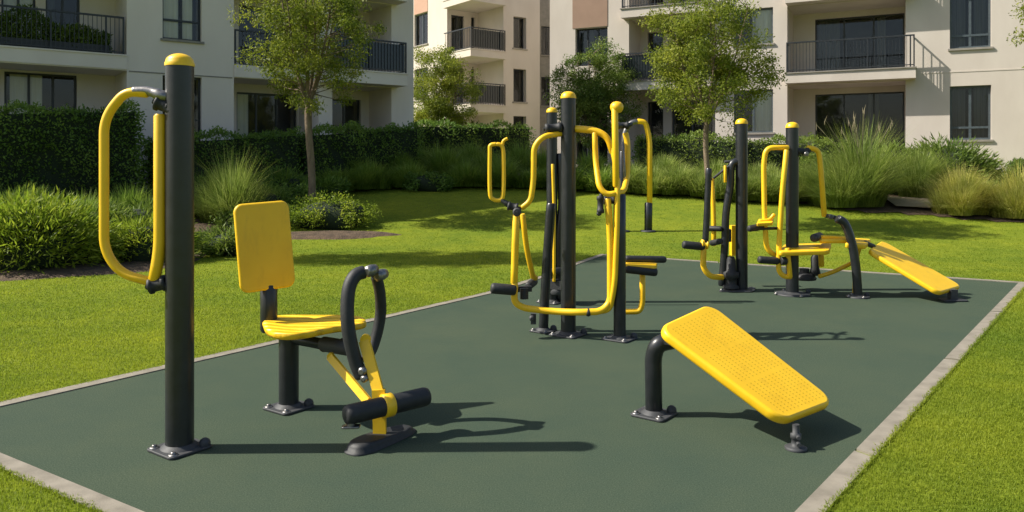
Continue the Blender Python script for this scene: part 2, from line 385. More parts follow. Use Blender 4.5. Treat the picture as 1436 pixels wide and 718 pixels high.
# lawn blades
def lawn_blades():
    P = []; H = []; W = []
    ky = [2, 4, 5, 6.5, 8, 10, 12, 14, 17, 20, 24]; kd = [15000, 15000, 13000, 8500, 5200, 2600, 1400, 800, 360, 180, 90]
    kh = [.020, .020, .0195, .019, .0185, .018, .017, .0165, .016, .017, .018]; kw = [.0034, .0034, .0037, .0045, .0055, .0068, .008, .009, .011, .013, .016]
    for y0 in np.arange(2, 24, .25):
        y1 = y0+.25; dens = np.interp(y0+.12, ky, kd); xw = .653*y1+1.2; n = int(.25*2*xw*dens); x = rng.uniform(-xw, xw, n); y = rng.uniform(y0, y1, n)
        ok = (np.abs(x) < .653*y+1.2) & ~inside(PADO, x, y)
        for b in BEDS: ok &= ~inside(b, x, y)
        x = x[ok]; y = y[ok]; k = len(x)
        P.append(np.stack([x, y, gza(y)-.004], 1)); H.append(np.interp(y, ky, kh)*(.55+.8*rng.random(k))); W.append(np.interp(y, ky, kw))
    # a ragged fringe that leans over the kerb
    E = PADO; 
    for i in range(len(E)):
        a = np.array(E[i]); b = np.array(E[(i+1) % len(E)]); L = np.linalg.norm(b-a); k = int(L*1300)
        t = rng.random((k, 1)); p = a+(b-a)*t; nrm = np.array([-(b-a)[1], (b-a)[0]])/L
        c = np.mean(np.array(E), 0); nrm = nrm if np.dot(nrm, a-c) > 0 else -nrm
        w = np.abs(rng.normal(size=(k, 1)))*.007*(1+1.5*np.sin(t*L*7+i)**2)
        p = p-nrm*(w-.006); P.append(np.concatenate([p, np.full((k, 1), -.01)], 1)); H.append(.026*(.4+rng.random(k))); W.append(np.full(k, .005))
    P = np.concatenate(P); H = np.concatenate(H); W = np.concatenate(W); N = len(P)
    patch = .75+.35*np.sin(P[:, 0]*1.7+np.sin(P[:, 1]*2.3)*1.5)*np.sin(P[:, 1]*1.3+P[:, 0]*.9)
    H *= patch*.5+.62
    a = rng.uniform(0, 2*math.pi, N); l = np.abs(rng.normal(size=N))*.42+.12
    lean = np.stack([np.cos(a)*l, np.sin(a)*l, np.zeros(N)], 1)
    r = np.clip(.45+.15*rng.normal(size=N)+(patch-.75)*.4, 0, 1)
    q = blades(P, H, lean, W)
    tag(poly_mesh('lawn_grass', q, 4, np.concatenate([r, r]), 'blade'), kind='stuff')
lawn_blades()

# ------------------------------------------------------------------ vegetation
def ellipsoid_core(c, rx, ry, rz, seed):
    r = random.Random(seed); mb = MB(); n = 16; m = 9; vs = []; fs = []
    for i in range(m+1):
        ph = math.pi*i/m
        for j in range(n):
            th = 2*math.pi*j/n; k = 1+.12*math.sin(3*th+seed)*math.sin(2*ph)+.07*math.sin(5*th+ph*3)
            vs.append((c[0]+rx*k*math.sin(ph)*math.cos(th), c[1]+ry*k*math.sin(ph)*math.sin(th), c[2]+rz*k*math.cos(ph)))
    for i in range(m):
        for j in range(n): fs.append((i*n+j, (i+1)*n+j, (i+1)*n+(j+1) % n, i*n+(j+1) % n))
    return mb.add(vs, fs)
def shrub(name, x, y, rx, ry, h, label, cat='shrub', mat='leaf_mid', size=.07, n=6000, feather=False, group=None, aspect=.45):
    z = gz(x, y)+.02; root = thing(name, (x, y, z), label, cat, group)
    c = np.array([x, y, z+h*.35]); K = max(10, int(n/170)); rad = np.array([rx, ry, h*.65])
    d = unit(rng.normal(size=(K, 3))); d[:, 2] = np.abs(d[:, 2])*1.0-.25; cc = c+d*rad*(.62+.3*rng.random((K, 1)))
    idx = rng.integers(0, K, n); cr = (.16+.12*rng.random(K))*min(rx, h*1.2)
    off = rng.normal(size=(n, 3)); off = unit(off)*(rng.random((n, 1))**.5); p = cc[idx]+off*cr[idx][:, None]*1.5
    p[:, 2] = np.maximum(p[:, 2], z+.01)
    out = unit(p-c)
    if feather:
        dr = out*1.0+np.array([0, 0, .25])+rng.normal(size=(n, 3))*.45; q = leaf_quads(p, size*1.9, .16, dirs=dr)
    else: q = leaf_quads(p, size, aspect, dirs=out*.8+rng.normal(size=(n, 3))*.8)
    r = np.clip(.5+.2*rng.normal(size=n)+(rng.random(K)-.5)[idx]*.5, 0, 1)
    poly_mesh('foliage', q, 4, r, mat, root)
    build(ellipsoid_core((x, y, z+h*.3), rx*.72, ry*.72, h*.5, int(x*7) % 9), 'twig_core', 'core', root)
    return root
def tuft(name, x, y, rad, h, label, mat='grass_green', n=2600, w=.012, plume=0, group=None, cat='ornamental grass', stiff=.5):
    z = gz(x, y)+.02; root = thing(name, (x, y, z), label, cat, group)
    K = 9; ka = rng.uniform(0, 2*math.pi, K); kr = rng.random(K)**.7*rad*.5; kr[0] = 0; kh = (.72+.35*rng.random(K))*(1.05-.35*kr/rad/.42); ci = rng.integers(0, K, n)
    a = rng.uniform(0, 2*math.pi, n); k = rng.random(n)**.6
    b = np.stack([x+np.cos(ka[ci])*kr[ci]+np.cos(a)*k*rad*.24, y+np.sin(ka[ci])*kr[ci]+np.sin(a)*k*rad*.24, np.full(n, z)], 1)
    H = h*kh[ci]*(.45+.62*rng.random(n)**.7); sk = rng.random(n) < .42; H[sk] *= .62
    l = np.minimum(np.abs(rng.normal(size=n))*.42*rad/h+k*rad/h*.22, 1.25); l[sk] = np.minimum(l[sk]*1.7+.45, 1.5)
    a2 = a+rng.normal(size=n)*.5; lean = np.stack([np.cos(a2)*l+np.cos(ka[ci])*kr[ci]/h*.55, np.sin(a2)*l+np.sin(ka[ci])*kr[ci]/h*.55, np.zeros(n)], 1)
    # curved in three pieces
    s = unit(np.cross(lean+1e-4, np.tile([0, 0, 1.], (n, 1)))); up = np.array([[0, 0, 1.]]); Hh = H[:, None]
    ts = [0, .35, .7, 1.0]; pts = [b+up*Hh*(t-.32*np.linalg.norm(lean, axis=1, keepdims=True)*t**3)+lean*Hh*(t**1.9) for t in ts]
    ww = [w*.6, w, w*.7, w*.08]; q = np.concatenate([np.stack([pts[i]-s*ww[i]/2, pts[i]+s*ww[i]/2, pts[i+1]+s*ww[i+1]/2, pts[i+1]-s*ww[i+1]/2], 1) for i in range(3)])
    r = np.clip(.45+.24*rng.normal(size=n), 0, 1); tip = np.concatenate([r-.12, r, np.clip(r+.14, 0, 1)])
    poly_mesh('blade_clump', q, 4, np.clip(tip, 0, 1), mat, root)
    if plume:
        m = plume; a = rng.uniform(0, 6.28, m); l = rng.random(m)*.55; P = []
        mb = MB()
        for i in range(m):
            l0 = l[i]*h; top = Vector((x+math.cos(a[i])*(l0+.1), y+math.sin(a[i])*(l0+.1), z+h*(.92+.25*rng.random())))
            mid = Vector((x+math.cos(a[i])*l0*.45, y+math.sin(a[i])*l0*.45, z+h*.6))
            mb.tube(smooth([Vector((x, y, z)), mid, top], 3), .004, 4, False, False)
            mb.tube([top-Vector((0, 0, .16)), top-Vector((0, 0, .08)), top+Vector((.03*rng.normal(), .03*rng.normal(), .08))], [.003, .010, .002], 5, False, False)
        build(mb, 'seed_head', 'plume', root)
    return root
M['plume'] = noisy('seed_head', (.20, .17, .10), (.32, .27, .17), 20, .9)
def hedge(name, pts, wid, h, label, mat='leaf_dark', dens=520, size=.075, group=None):
    x0, y0 = pts[0]; root = thing(name, (x0, y0, gz(x0, y0)), label, 'hedge', group)
    mb = MB(); Q = []; Rn = []
    for i in range(len(pts)-1):
        a = Vector(pts[i]); b = Vector(pts[i+1]); L = (b-a).length; t = (b-a)/L; nr = Vector((t.y, -t.x))
        za = gz(*a)-.1; zb = gz(*b)-.1; w = wid/2-.1; hh = h-.08
        vs = []
        for p, z, e in ((a, za, .1), (b, zb, -.1)):
            q = p+t*e
            for sx, zz in ((-1, 0), (1, 0), (1, hh), (-1, hh)): vs.append((q.x+nr.x*w*sx, q.y+nr.y*w*sx, z+.1+zz))
        mb.add(vs, [(0, 1, 2, 3), (7, 6, 5, 4), (0, 4, 5, 1), (1, 5, 6, 2), (2, 6, 7, 3), (3, 7, 4, 0)], False)
        def patch(n, f):
            u = rng.random(n)*L; s, zz, dr = f(n); s = np.asarray(s); zz = np.asarray(zz)
            wob = .10*np.sin(u*2.1+zz*3)+.07*np.sin(u*5.3+1+zz*1.7+s*4)+.04*np.sin(u*13+zz*11)
            px = a.x+t.x*u; py = a.y+t.y*u; g = gza(py)
            dv = np.stack([nr.x*dr[0]+0*u, nr.y*dr[0]+0*u, dr[1]+0*u], 1)
            p = np.stack([px+nr.x*s, py+nr.y*s, g+zz], 1)+dv*(wob+rng.normal(size=n)*.05)[:, None]
            Q.append(leaf_quads(p, size, .55, dirs=dv*.7+rng.normal(size=(n, 3))*.75)); Rn.append(np.clip(.5+.22*rng.normal(size=n)+wob*1.2, 0, 1))
        patch(int(L*h*dens), lambda n: (np.full(n, wid/2), rng.random(n)*h, (1, 0)))
        patch(int(L*wid*dens), lambda n: ((rng.random(n)-.5)*wid, np.full(n, h), (0, 1)))
    a = Vector(pts[-1]); b = Vector(pts[-2]); t = (a-b).normalized(); nr = Vector((t.y, -t.x)); n = int(wid*h*dens)      # ends
    for e, sg in ((Vector(pts[-1]), 1), (Vector(pts[0]), -1)):
        s = (rng.random(n)-.5)*wid; p = np.stack([e.x+nr.x*s, e.y+nr.y*s, gz(*e)+rng.random(n)*h], 1)+rng.normal(size=(n, 3))*.07
        Q.append(leaf_quads(p, size, .55, dirs=np.tile([t.x*sg, t.y*sg, .2], (n, 1))+rng.normal(size=(n, 3))*.7)); Rn.append(np.clip(.5+.2*rng.normal(size=n), 0, 1))
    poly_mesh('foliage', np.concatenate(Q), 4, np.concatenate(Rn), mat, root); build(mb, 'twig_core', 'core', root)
    return root
def tree(name, x, y, label, fork, crown_c, rad, mat, n=14000, size=.075, tr=.09, clumps=90, lean=(0, 0), limbs=6, seed=1, density_in=.35, cat='tree', gap=.0, aspect=.42):
    r = random.Random(seed); z = gz(x, y); root = thing(name, (x, y, z), label, cat)
    fz = Vector((x+lean[0], y+lean[1], z+fork)); cc = Vector((x+crown_c[0], y+crown_c[1], z+crown_c[2]))
    tk = MB(); tk.tube(smooth([(x, y, z-.1), (x+.01, y, z+.12), (x+lean[0]*.35+.03, y, z+fork*.4), (x+lean[0]*.6-.02, y, z+fork*.75), fz], 5), [tr*1.5, tr*1.15]+[tr]*17+[tr*.82, tr*.8], 12, True, False)
    # radii list is matched to the smoothed points
    build(tk, 'trunk', 'bark', root)
    lb = MB(); C = []; 
    for i in range(clumps):
        while True:
            d = Vector((r.gauss(0, 1), r.gauss(0, 1), r.gauss(0, 1))).normalized(); k = r.random()**density_in
            p = Vector((d.x*rad[0]*k, d.y*rad[1]*k, d.z*rad[2]*k))
            if p.z < -rad[2]*.55 and (p.x**2+p.y**2) < (rad[0]*.3)**2 and r.random() < .6: continue
            break
        C.append(cc+p)
    mains = []
    for i in range(limbs):
        a = 2*math.pi*(i+r.random()*.6)/limbs; k = .35+.3*r.random()
        e = cc+Vector((math.cos(a)*rad[0]*k, math.sin(a)*rad[1]*k, rad[2]*(.1+.65*r.random()))) if i else cc+Vector((0, 0, rad[2]*.8))
        m = fz.lerp(e, .45)+Vector((math.cos(a)*.12, math.sin(a)*.12, -.05))
        pl = smooth([fz-Vector((0, 0, .15)), m, e], 7); mains.append(pl); lb.tube(pl, [tr*.55, tr*.12], 8, False, False)
    for c in C:
        best = min((p for pl in mains for p in pl[2:]), key=lambda p: (p-c).length+max(0, p.z-c.z+.2)*2)
        mid = best.lerp(c, .55)+Vector((r.gauss(0, .06), r.gauss(0, .06), -.04))
        lb.tube(smooth([best, mid, c], 3), [tr*.17, tr*.05], 5, False, False)
    build(lb, 'branches', 'bark', root)
    Ca = np.array([tuple(c) for c in C]); idx = rng.integers(0, clumps, n); cr = (.22+.22*rng.random(clumps))*min(rad[0], rad[2])*.62
    off = unit(rng.normal(size=(n, 3)))*(rng.random((n, 1))**.55); off[:, 2] *= .75; p = Ca[idx]+off*cr[idx][:, None]
    q = leaf_quads(p, size, aspect, dirs=off*.6+rng.normal(size=(n, 3))*.6+np.array([0, 0, -.25]))
    rr = np.clip(.48+.2*rng.normal(size=n)+((rng.random(clumps)-.5)*.5)[idx], 0, 1)
    poly_mesh('crown', q, 4, rr, mat, root)
    return root

g1 = G(437, 310)
tree('young_tree', g1.x, g1.y, 'young lime green tree with slim trunk rising from the low shrub behind the backrest seat', 2.75, (.0, 0, 4.35), (1.6, 1.5, 1.8), 'leaf_lime', 33000, .062, .085, 125, (-.08, 0), 7, 3, .42)
g2 = G(991, 322)
tree('young_tree', g2.x, g2.y, 'young green tree with thin trunk on the right lawn before the balcony building', 2.4, (.05, 0, 3.75), (1.42, 1.35, 1.65), 'leaf_lime', 40000, .060, .06, 145, (.0, 0), 7, 5, .42)
tree('small_tree', -3.35, 34.6, 'small leafy tree at the right corner of the shaded grey building', .7, (.3, 0, 3.1), (1.75, 1.3, 2.4), 'leaf_lime', 38000, .085, .07, 160, (0, 0), 6, 8, .45)
tree('bushy_tree', 3.2, 31.1, 'dark bushy tree in front of the brown facade panel', 1.1, (.05, 0, 2.75), (1.75, 1.3, 2.25), 'leaf_mid', 38000, .085, .11, 150, (0, 0), 6, 9, .4)
tree('garden_tree', 14.9, 20.5, 'loose green tree cut off by the right edge of the photo beside the plain wall', 2.9, (.2, 0, 4.9), (1.75, 1.6, 1.7), 'leaf_lime', 15000, .09, .08, 90, (0, 0), 6, 12, .45)
tree('tall_tree', -10.3, 13.0, 'tall tree left of the frame whose shadow falls across the lawn', 5.4, (0, 0, 9.0), (2.3, 1.0, 2.0), 'leaf_mid', 12000, .13, .13, 75, (0, 0), 6, 21, .45)

# left side beds
shrub('feathery_shrub', -7.35, 12.0, 1.15, .9, 1.05, 'large feathery bright green shrub at the left edge beside the lawn', mat='leaf_bright', size=.07, n=15000, feather=True)
shrub('feathery_shrub', -6.05, 12.9, .75, .6, .72, 'smaller feathery green shrub seen through the tall yellow handle loop', mat='leaf_bright', size=.065, n=8000, feather=True)
shrub('feathery_shrub', -8.6, 13.0, 1.1, .9, 1.0, 'feathery shrub cut by the left edge behind the large bright one', mat='leaf_mid', size=.07, n=8000, feather=True)
shrub('feathery_shrub', -5.0, 13.9, .7, .5, .42, 'low green shrub behind the thick front post', mat='leaf_mid', size=.06, n=5000, feather=True)
t0 = G(325, 316)
tuft('grass_clump', t0.x, t0.y, 1.15, 1.75, 'tall arching green grass clump between the front post and the yellow backrest', mat='grass_green', n=8000, w=.009)
shrub('border_shrub', t0.x+.5, t0.y-.6, .6, .45, .5, 'dark low shrub at the foot of the arching grass clump', mat='leaf_mid', size=.06, n=3500)
shrub('low_shrub', g1.x+.6, g1.y-.75, 1.1, .6, .66, 'low bright green shrub round the foot of the lime green tree', mat='leaf_bright', size=.055, n=9000)
for k, (px, Y, rx, h) in enumerate([(30, 16.0, 1.0, 1.1), (110, 16.8, .9, 1.0), (185, 17.4, .9, 1.2), (240, 18.3, .8, 1.0)]):
    x = (px-CX)/FPX*Y
    tuft('shade_grass', x, Y, rx, h, 'dark grass clump in the shade under the tall left hedge', mat='grass_dark', n=2200, w=.016, group='dark grass clumps under the left hedge')
for k, (px, Y, rx, h) in enumerate([(285, 20.2, .9, .75), (345, 20.8, 1.0, .8), (395, 21.3, .8, .7), (415, 19.6, .7, .55), (455, 21.2, .7, .5), (262, 18.6, .7, .7), (372, 19.0, .8, .6)]):
    shrub('border_shrub', (px-CX)/FPX*Y, Y, rx, .6, h, 'low dark green shrub in the shade between the long hedge and the lime green tree', mat='leaf_dark', size=.08, n=3500, group='low shrubs before the long hedge', feather=k % 2 == 0)
for k, (px, Y, rx, h) in enumerate([(10, 17.2, 1.1, .9), (75, 15.2, .9, .8), (140, 15.4, .8, .7), (200, 16.0, .8, .7)]):
    shrub('border_shrub', (px-CX)/FPX*Y, Y, rx, .6, h, 'mid green shrub behind the feathery shrubs under the tall left hedge', mat='leaf_mid', size=.08, n=3500, group='shrubs behind the feathery ones', feather=True)
# hedges
def along(x, y, d, n): return [(x+d[0]*n*i, y+d[1]*n*i) for i in range(2)]
hedge('tall_hedge', [(-16.6, 14.6), (-9.75, 20.2)], 1.3, 2.45, 'tall dark clipped hedge under the planted balcony at far left', dens=620)
hedge('long_hedge', [(-9.6, 20.7), (-6.4, 23.1), (-3.3, 25.6)], 1.3, 1.62, 'long dark hedge along the foot of the shaded grey building', dens=560)
hedge('far_hedge', [(-4.3, 32.0), (.6, 34.5)], 1.2, 1.75, 'dark far hedge in front of the middle building', dens=300, size=.1)
hedge('clipped_hedge', [(4.2, 26.0), (10.2, 24.0)], 1.1, 1.25, 'square clipped green hedge between the two young trees and right building', mat='leaf_mid', dens=560)
# shaded border
sb = [(425, 22.2, .7), (470, 22.6, .8), (520, 22.9, .95), (575, 23.3, .9), (655, 23.4, .9), (705, 23.3, .95), (750, 23.2, .8), (800, 22.9, .8), (845, 22.5, .8), (500, 24.0, 1.1), (560, 24.6, 1.1), (620, 24.8, 1.2), (690, 25.0, 1.25), (760, 24.8, 1.15), (825, 24.3, 1.1), (590, 26.2, 1.2), (660, 26.6, 1.3), (730, 26.4, 1.2)]
for px, Y, h in sb:
    x = (px-CX)/FPX*Y
    tuft('border_grass', x, Y, 1.05, h*1.05, 'soft green ornamental grass in the shaded border before the middle building', mat='grass_dark', n=2800, w=.017, group='ornamental grasses of the shaded border')
shrub('grey_shrub', -2.4, 22.75, .85, .45, .5, 'low grey green shrub at the front of the shaded border', mat='leaf_dark', size=.07, n=3500)
sb2 = [(885, 22.3, .9), (915, 22.1, 1.0), (950, 21.9, .95), (985, 21.6, .9), (1018, 21.2, .95), (1050, 20.9, .9), (1085, 20.7, 1.0), (930, 23.4, 1.1), (1000, 22.9, 1.1), (1065, 22.4, 1.15)]
for px, Y, h in sb2:
    x = (px-CX)/FPX*Y
    tuft('sunlit_grass', x, Y, .95, h, 'bushy green grass in the sunlit border before the clipped hedge', mat='grass_green', n=3200, w=.015, group='grasses of the sunlit border')
def at(px, Y): return (px-CX)/FPX*Y
tuft('grass_clump', at(1208, 19.9), 19.9, 1.8, 2.15, 'largest feathery grass clump with pale seed heads below the balcony', n=13000, w=.010, plume=16)
tuft('grass_clump', at(1132, 20.7), 20.7, 1.1, 1.2, 'green grass clump directly left of the largest grass clump', n=6000, w=.011)
tuft('grass_clump', at(1285, 21.4), 21.4, 1.2, 1.55, 'green grass clump directly right of the largest grass clump', n=7000, w=.011)
tuft('grass_clump', at(1350, 18.8), 18.8, .95, 1.3, 'yellowish grass clump below the ground floor window at right', mat='grass_yellow', n=7000, w=.009)
tuft('grass_clump', at(1432, 18.4), 18.4, .95, 1.4, 'yellow green grass clump cut by the right edge of the lawn border', mat='grass_yellow', n=7000, w=.009)
shrub('rounded_shrub', at(1330, 22), 22, 1.3, .9, 1.55, 'broad rounded green shrub under the right windows', mat='leaf_mid', size=.09, n=9000, feather=True)
shrub('rounded_shrub', at(1255, 22.3), 22.3, .9, .8, 1.45, 'rounded green shrub behind the largest grass clump', mat='leaf_mid', size=.09, n=6000, feather=True)
shrub('wall_shrub', at(1432, 23.5), 23.5, .55, .5, .95, 'small dark shrub against the plain wall at far right', mat='leaf_dark', size=.07, n=4000)
shrub('rounded_shrub', at(1150, 22.5), 22.5, .8, .7, 1.15, 'rounded shrub under the left end of the open balcony', mat='leaf_mid', size=.09, n=5000)
shrub('low_shrub', at(1395, 20.4), 20.4, .7, .5, .6, 'low shrub between the yellow grass clumps and wall', mat='leaf_mid', size=.07, n=3500)

# ------------------------------------------------------------------ buildings
class Fr:
    def __init__(s, x, y, dx, dy): s.p = Vector((x, y)); s.d = Vector((dx, dy)).normalized(); s.n = Vector((-s.d.y, s.d.x))
    def off(s, dep): q = s.p+s.n*dep; return Fr(q.x, q.y, s.d.x, s.d.y)
    def u(s, px):
        k = (px-CX)/FPX; return (k*s.p.y-s.p.x)/(s.d.x-k*s.d.y)
    def z(s, px, py): return EYE-(py-HY)/FPX*(s.p.y+s.d.y*s.u(px))
    def pt(s, u, z, dep=0): q = s.p+s.d*u+s.n*dep; return (q.x, q.y, z)
def fbox(mb, F, u0, u1, z0, z1, d0, d1):
    v = [F.pt(u, z, d) for z in (z0, z1) for (u, d) in ((u0, d0), (u1, d0), (u1, d1), (u0, d1))]
    mb.add(v, [(3, 2, 1, 0), (4, 5, 6, 7), (0, 1, 5, 4), (1, 2, 6, 5), (2, 3, 7, 6), (3, 0, 4, 7)], False)
def wall(mb, F, u0, u1, z0, z1, ops=()):
    us = sorted({u0, u1, *[o[0] for o in ops], *[o[1] for o in ops]}); zs = sorted({z0, z1, *[o[2] for o in ops], *[o[3] for o in ops]})
    us = [u for u in us if u0 <= u <= u1]; zs = [z for z in zs if z0 <= z <= z1]
    for a, b in zip(us, us[1:]):
        for c, d in zip(zs, zs[1:]):
            m, k = (a+b)/2, (c+d)/2
            if any(o[0] < m < o[1] and o[2] < k < o[3] for o in ops): continue
            mb.quad(F.pt(a, c), F.pt(b, c), F.pt(b, d), F.pt(a, d))
    for a, b, c, d, D in ops:
        mb.quad(F.pt(a, c), F.pt(a, d), F.pt(a, d, D), F.pt(a, c, D)); mb.quad(F.pt(b, c, D), F.pt(b, d, D), F.pt(b, d), F.pt(b, c))
        mb.quad(F.pt(a, c, D), F.pt(b, c, D), F.pt(b, c), F.pt(a, c)); mb.quad(F.pt(a, d), F.pt(b, d), F.pt(b, d, D), F.pt(a, d, D))
WD = .62
def window(root, F, u0, u1, z0, z1, dep=.12, cols=2, transom=None, curt=None, frame='frame', sill=False, name='window', b=.055):
    fm = MB(); d0, d1 = dep, dep+.06
    fbox(fm, F, u0, u0+b, z0, z1, d0, d1); fbox(fm, F, u1-b, u1, z0, z1, d0, d1)
    fbox(fm, F, u0+b, u1-b, z0, z0+b, d0, d1); fbox(fm, F, u0+b, u1-b, z1-b, z1, d0, d1)
    for i in range(1, cols):
        c = u0+(u1-u0)*i/cols; fbox(fm, F, c-b*.55, c+b*.55, z0+b, z1-b, d0+.004, d1-.004)
    if transom: fbox(fm, F, u0+b, u1-b, z0+transom-b*.5, z0+transom+b*.5, d0-.004, d1+.004)
    w = build(fm, name, frame, root)
    g = MB().quad(F.pt(u0+b*.5, z0+b*.5, dep+.035), F.pt(u1-b*.5, z0+b*.5, dep+.035), F.pt(u1-b*.5, z1-b*.5, dep+.035), F.pt(u0+b*.5, z1-b*.5, dep+.035)); build(g, 'pane', 'glass', w)
    i_ = MB().quad(F.pt(u0, z0, WD-.01), F.pt(u1, z0, WD-.01), F.pt(u1, z1, WD-.01), F.pt(u0, z1, WD-.01)); build(i_, 'room', 'interior', w)
    for (a, c, mt) in (curt or []):
        ua = u0+(u1-u0)*a; uc = u0+(u1-u0)*c; cm = MB(); K = max(6, int((uc-ua)/.06)); vs = []
        for k in range(K+1):
            u = ua+(uc-ua)*k/K; dd = dep+(.10 if mt == 'curtain' else .2)+.03*math.sin(k*1.9)
            vs += [F.pt(u, z0+.02, dd), F.pt(u, z1-.02, dd)]
        cm.add(vs, [(2*k, 2*k+2, 2*k+3, 2*k+1) for k in range(K)], True); build(cm, 'curtain', mt, w)
    if sill:
        sm_ = MB(); fbox(sm_, F, u0-.06, u1+.06, z0-.07, z0-.003, -.06, dep); build(sm_, 'sill', 'sill', w)
    return w
def railing(root, F, u0, u1, z, h=1.0, dep=.06, sides=(), step=.11, glass_=False, ret=0):
    rm = MB(); fbox(rm, F, u0, u1, z+h, z+h+.05, dep-.025, dep+.025); fbox(rm, F, u0, u1, z+.06, z+.09, dep-.015, dep+.015)
    k = int((u1-u0)/step)
    for i in range(k+1):
        u = u0+.02+(u1-u0-.04)*i/k; w = .022 if i % 12 == 0 or i == k else .008
        fbox(rm, F, u-w, u+w, z, z+h, dep-w, dep+w)
    for u in sides:
        fbox(rm, F, u-.02, u+.02, z+h, z+h+.05, dep+.026, ret); fbox(rm, F, u-.015, u+.015, z+.06, z+.09, dep+.026, ret)
        for i in range(1, int((ret-dep)/step)): d = dep+(ret-dep)*i/int((ret-dep)/step); fbox(rm, F, u-.008, u+.008, z+.09, z+h, d-.008, d+.008)
    o = build(rm, 'railing', 'rail', root)
    if glass_:
        g = MB(); fbox(g, F, u0+.05, u1-.05, z+.1, z+h-.04, dep+.03, dep+.045); build(g, 'glass_panel', 'smoke', o)
    return o

# shaded building at left
FL = Fr(-10.8, 22, .8, .6); BL = thing('apartment_building', (-10.8, 22, gz(0, 22)), 'grey rendered apartment building in shade at left with planted balcony', 'building')
z0 = .2; SB = [4.22, 7.07, 9.92, 12.77]; TH = .4
uA = FL.u(-140); u1 = FL.u(178); uW0, uW1 = FL.u(228), FL.u(283); u2 = FL.u(328); u3 = FL.u(447); u4 = FL.u(466); u5 = FL.u(549); u6 = FL.u(580)
wb = MB(); DR = 1.7; ops = []
lv = [(1.35, SB[0]), (SB[0]+TH, SB[1]), (SB[1]+TH, SB[2]), (SB[2]+TH, 12.77)]
recs = [(uA+.5, u1), (u2, u3), (u4, u5)]
for a, b in lv:
    for r0, r1 in recs: ops.append((r0, r1, a, b, DR))
wz = [(FL.z(255, 56), 6.9), (2.2, FL.z(255, 107)), (8.1, 9.7)]
for a, b in wz: ops.append((uW0, uW1, a, b, WD))
wall(wb, FL, uA-3, u6, z0, 13.7, ops)
FB = FL.off(DR)
def upx(F, a, b): return (F.u(a), F.u(b))
backwins = {0: [(upx(FB, 6, 108), 1.45, FB.z(60, 103), 3, [(0.08, .52, 'curtain')]), (upx(FB, 332, 442), 1.45, 3.95, 3, [(0, .22, 'curtain')]), (upx(FB, 462, 506), 1.45, 3.9, 2, None)],
            1: [(upx(FB, 2, 50), 4.7, 6.85, 2, [(.05, .95, 'curtain')]), (upx(FB, 64, 112), 4.7, 6.85, 2, [(0, .3, 'curtain_dark')]), (upx(FB, 335, 430), 4.7, 6.8, 2, None), (upx(FB, 468, 505), 4.7, 6.8, 2, None)], 2: [], 3: []}
for i, (a, b) in enumerate(lv):
    for r0, r1 in recs:
        o = [(w[0][0], w[0][1], w[1], w[2], WD) for w in backwins[i] if r0-1.5 < w[0][0] and w[0][1] < r1+.6 and (w[0][0]+w[0][1])/2 > r0 and (w[0][0]+w[0][1])/2 < r1]
        o = [(max(q[0], r0+.05), min(q[1], r1-.05), q[2], q[3], q[4]) for q in o]
        wall(wb, FB, r0, r1, a, b, o)
        for q, w in zip(o, [w for w in backwins[i] if r0 < (w[0][0]+w[0][1])/2 < r1]): window(BL, FB, q[0], q[1], q[2], q[3], cols=w[3], curt=w[4], transom=None)
for a, b in wz[:2]: window(BL, FL, uW0, uW1, a, b, dep=.14, cols=2, transom=(b-a)*.34 if a > 4 else .7, curt=[(.06, .45, 'curtain'), (.5, .8, 'curtain')] if a > 4 else None, sill=True)
# body: ends, back and roof
e0 = uA-3
def endwalls(mb, F, a, b, z0_, z1_, D):
    mb.quad(F.pt(b, z0_), F.pt(b, z0_, D), F.pt(b, z1_, D), F.pt(b, z1_)); mb.quad(F.pt(a, z0_, D), F.pt(a, z0_), F.pt(a, z1_), F.pt(a, z1_, D))
    mb.quad(F.pt(b, z0_, D), F.pt(a, z0_, D), F.pt(a, z1_, D), F.pt(b, z1_, D)); mb.quad(F.pt(a, z1_-.3, 0.01), F.pt(b, z1_-.3, 0.01), F.pt(b, z1_-.3, D), F.pt(a, z1_-.3, D))
endwalls(wb, FL, e0, u6, z0, 13.7, 5.0)
build(wb, 'wall', 'render_grey', BL)
for i, s in enumerate(SB[:3]):
    m = MB(); fbox(m, FL, uA+.45, u1-.003, s+.03, s+TH, -.035, .3); fbox(m, FL, uA+.45, u1-.003, s+TH, s+TH+.04, -.06, .3); build(m, 'balcony_slab', 'render_grey', BL)
    m = MB(); c = MB()
    pj = .75
    Fp = FL.off(-pj); uc = Fp.u(572); fbox(m, FL, u2+.003, u3, s+.02, s+TH, -.05, .25); fbox(m, FL, u3, uc, s+.02, s+TH, -pj, -.003); fbox(m, FL, u3, uc+.03, s+TH, s+TH+.04, -pj-.03, -.003)
    build(m, 'balcony_slab', 'render_grey', BL)
    if i == 0 or True:
        railing(BL, FL, uA+.5, u1-.05, s+TH+.04, 1.02, .1)
        railing(BL, FL, u2+.05, u3-.03, s+TH+.04, 1.0, .1)
        railing(BL, FL, u3+.1, uc-.02, s+TH+.04, 1.0, -pj+.07, sides=(uc-.04,), ret=-.02, glass_=True)
jm = MB(); fbox(jm, FL, u1+.05, u2-.05, SB[0]-.03, SB[0]+.005, -.012, .0); build(jm, 'string_course', 'sill', BL)
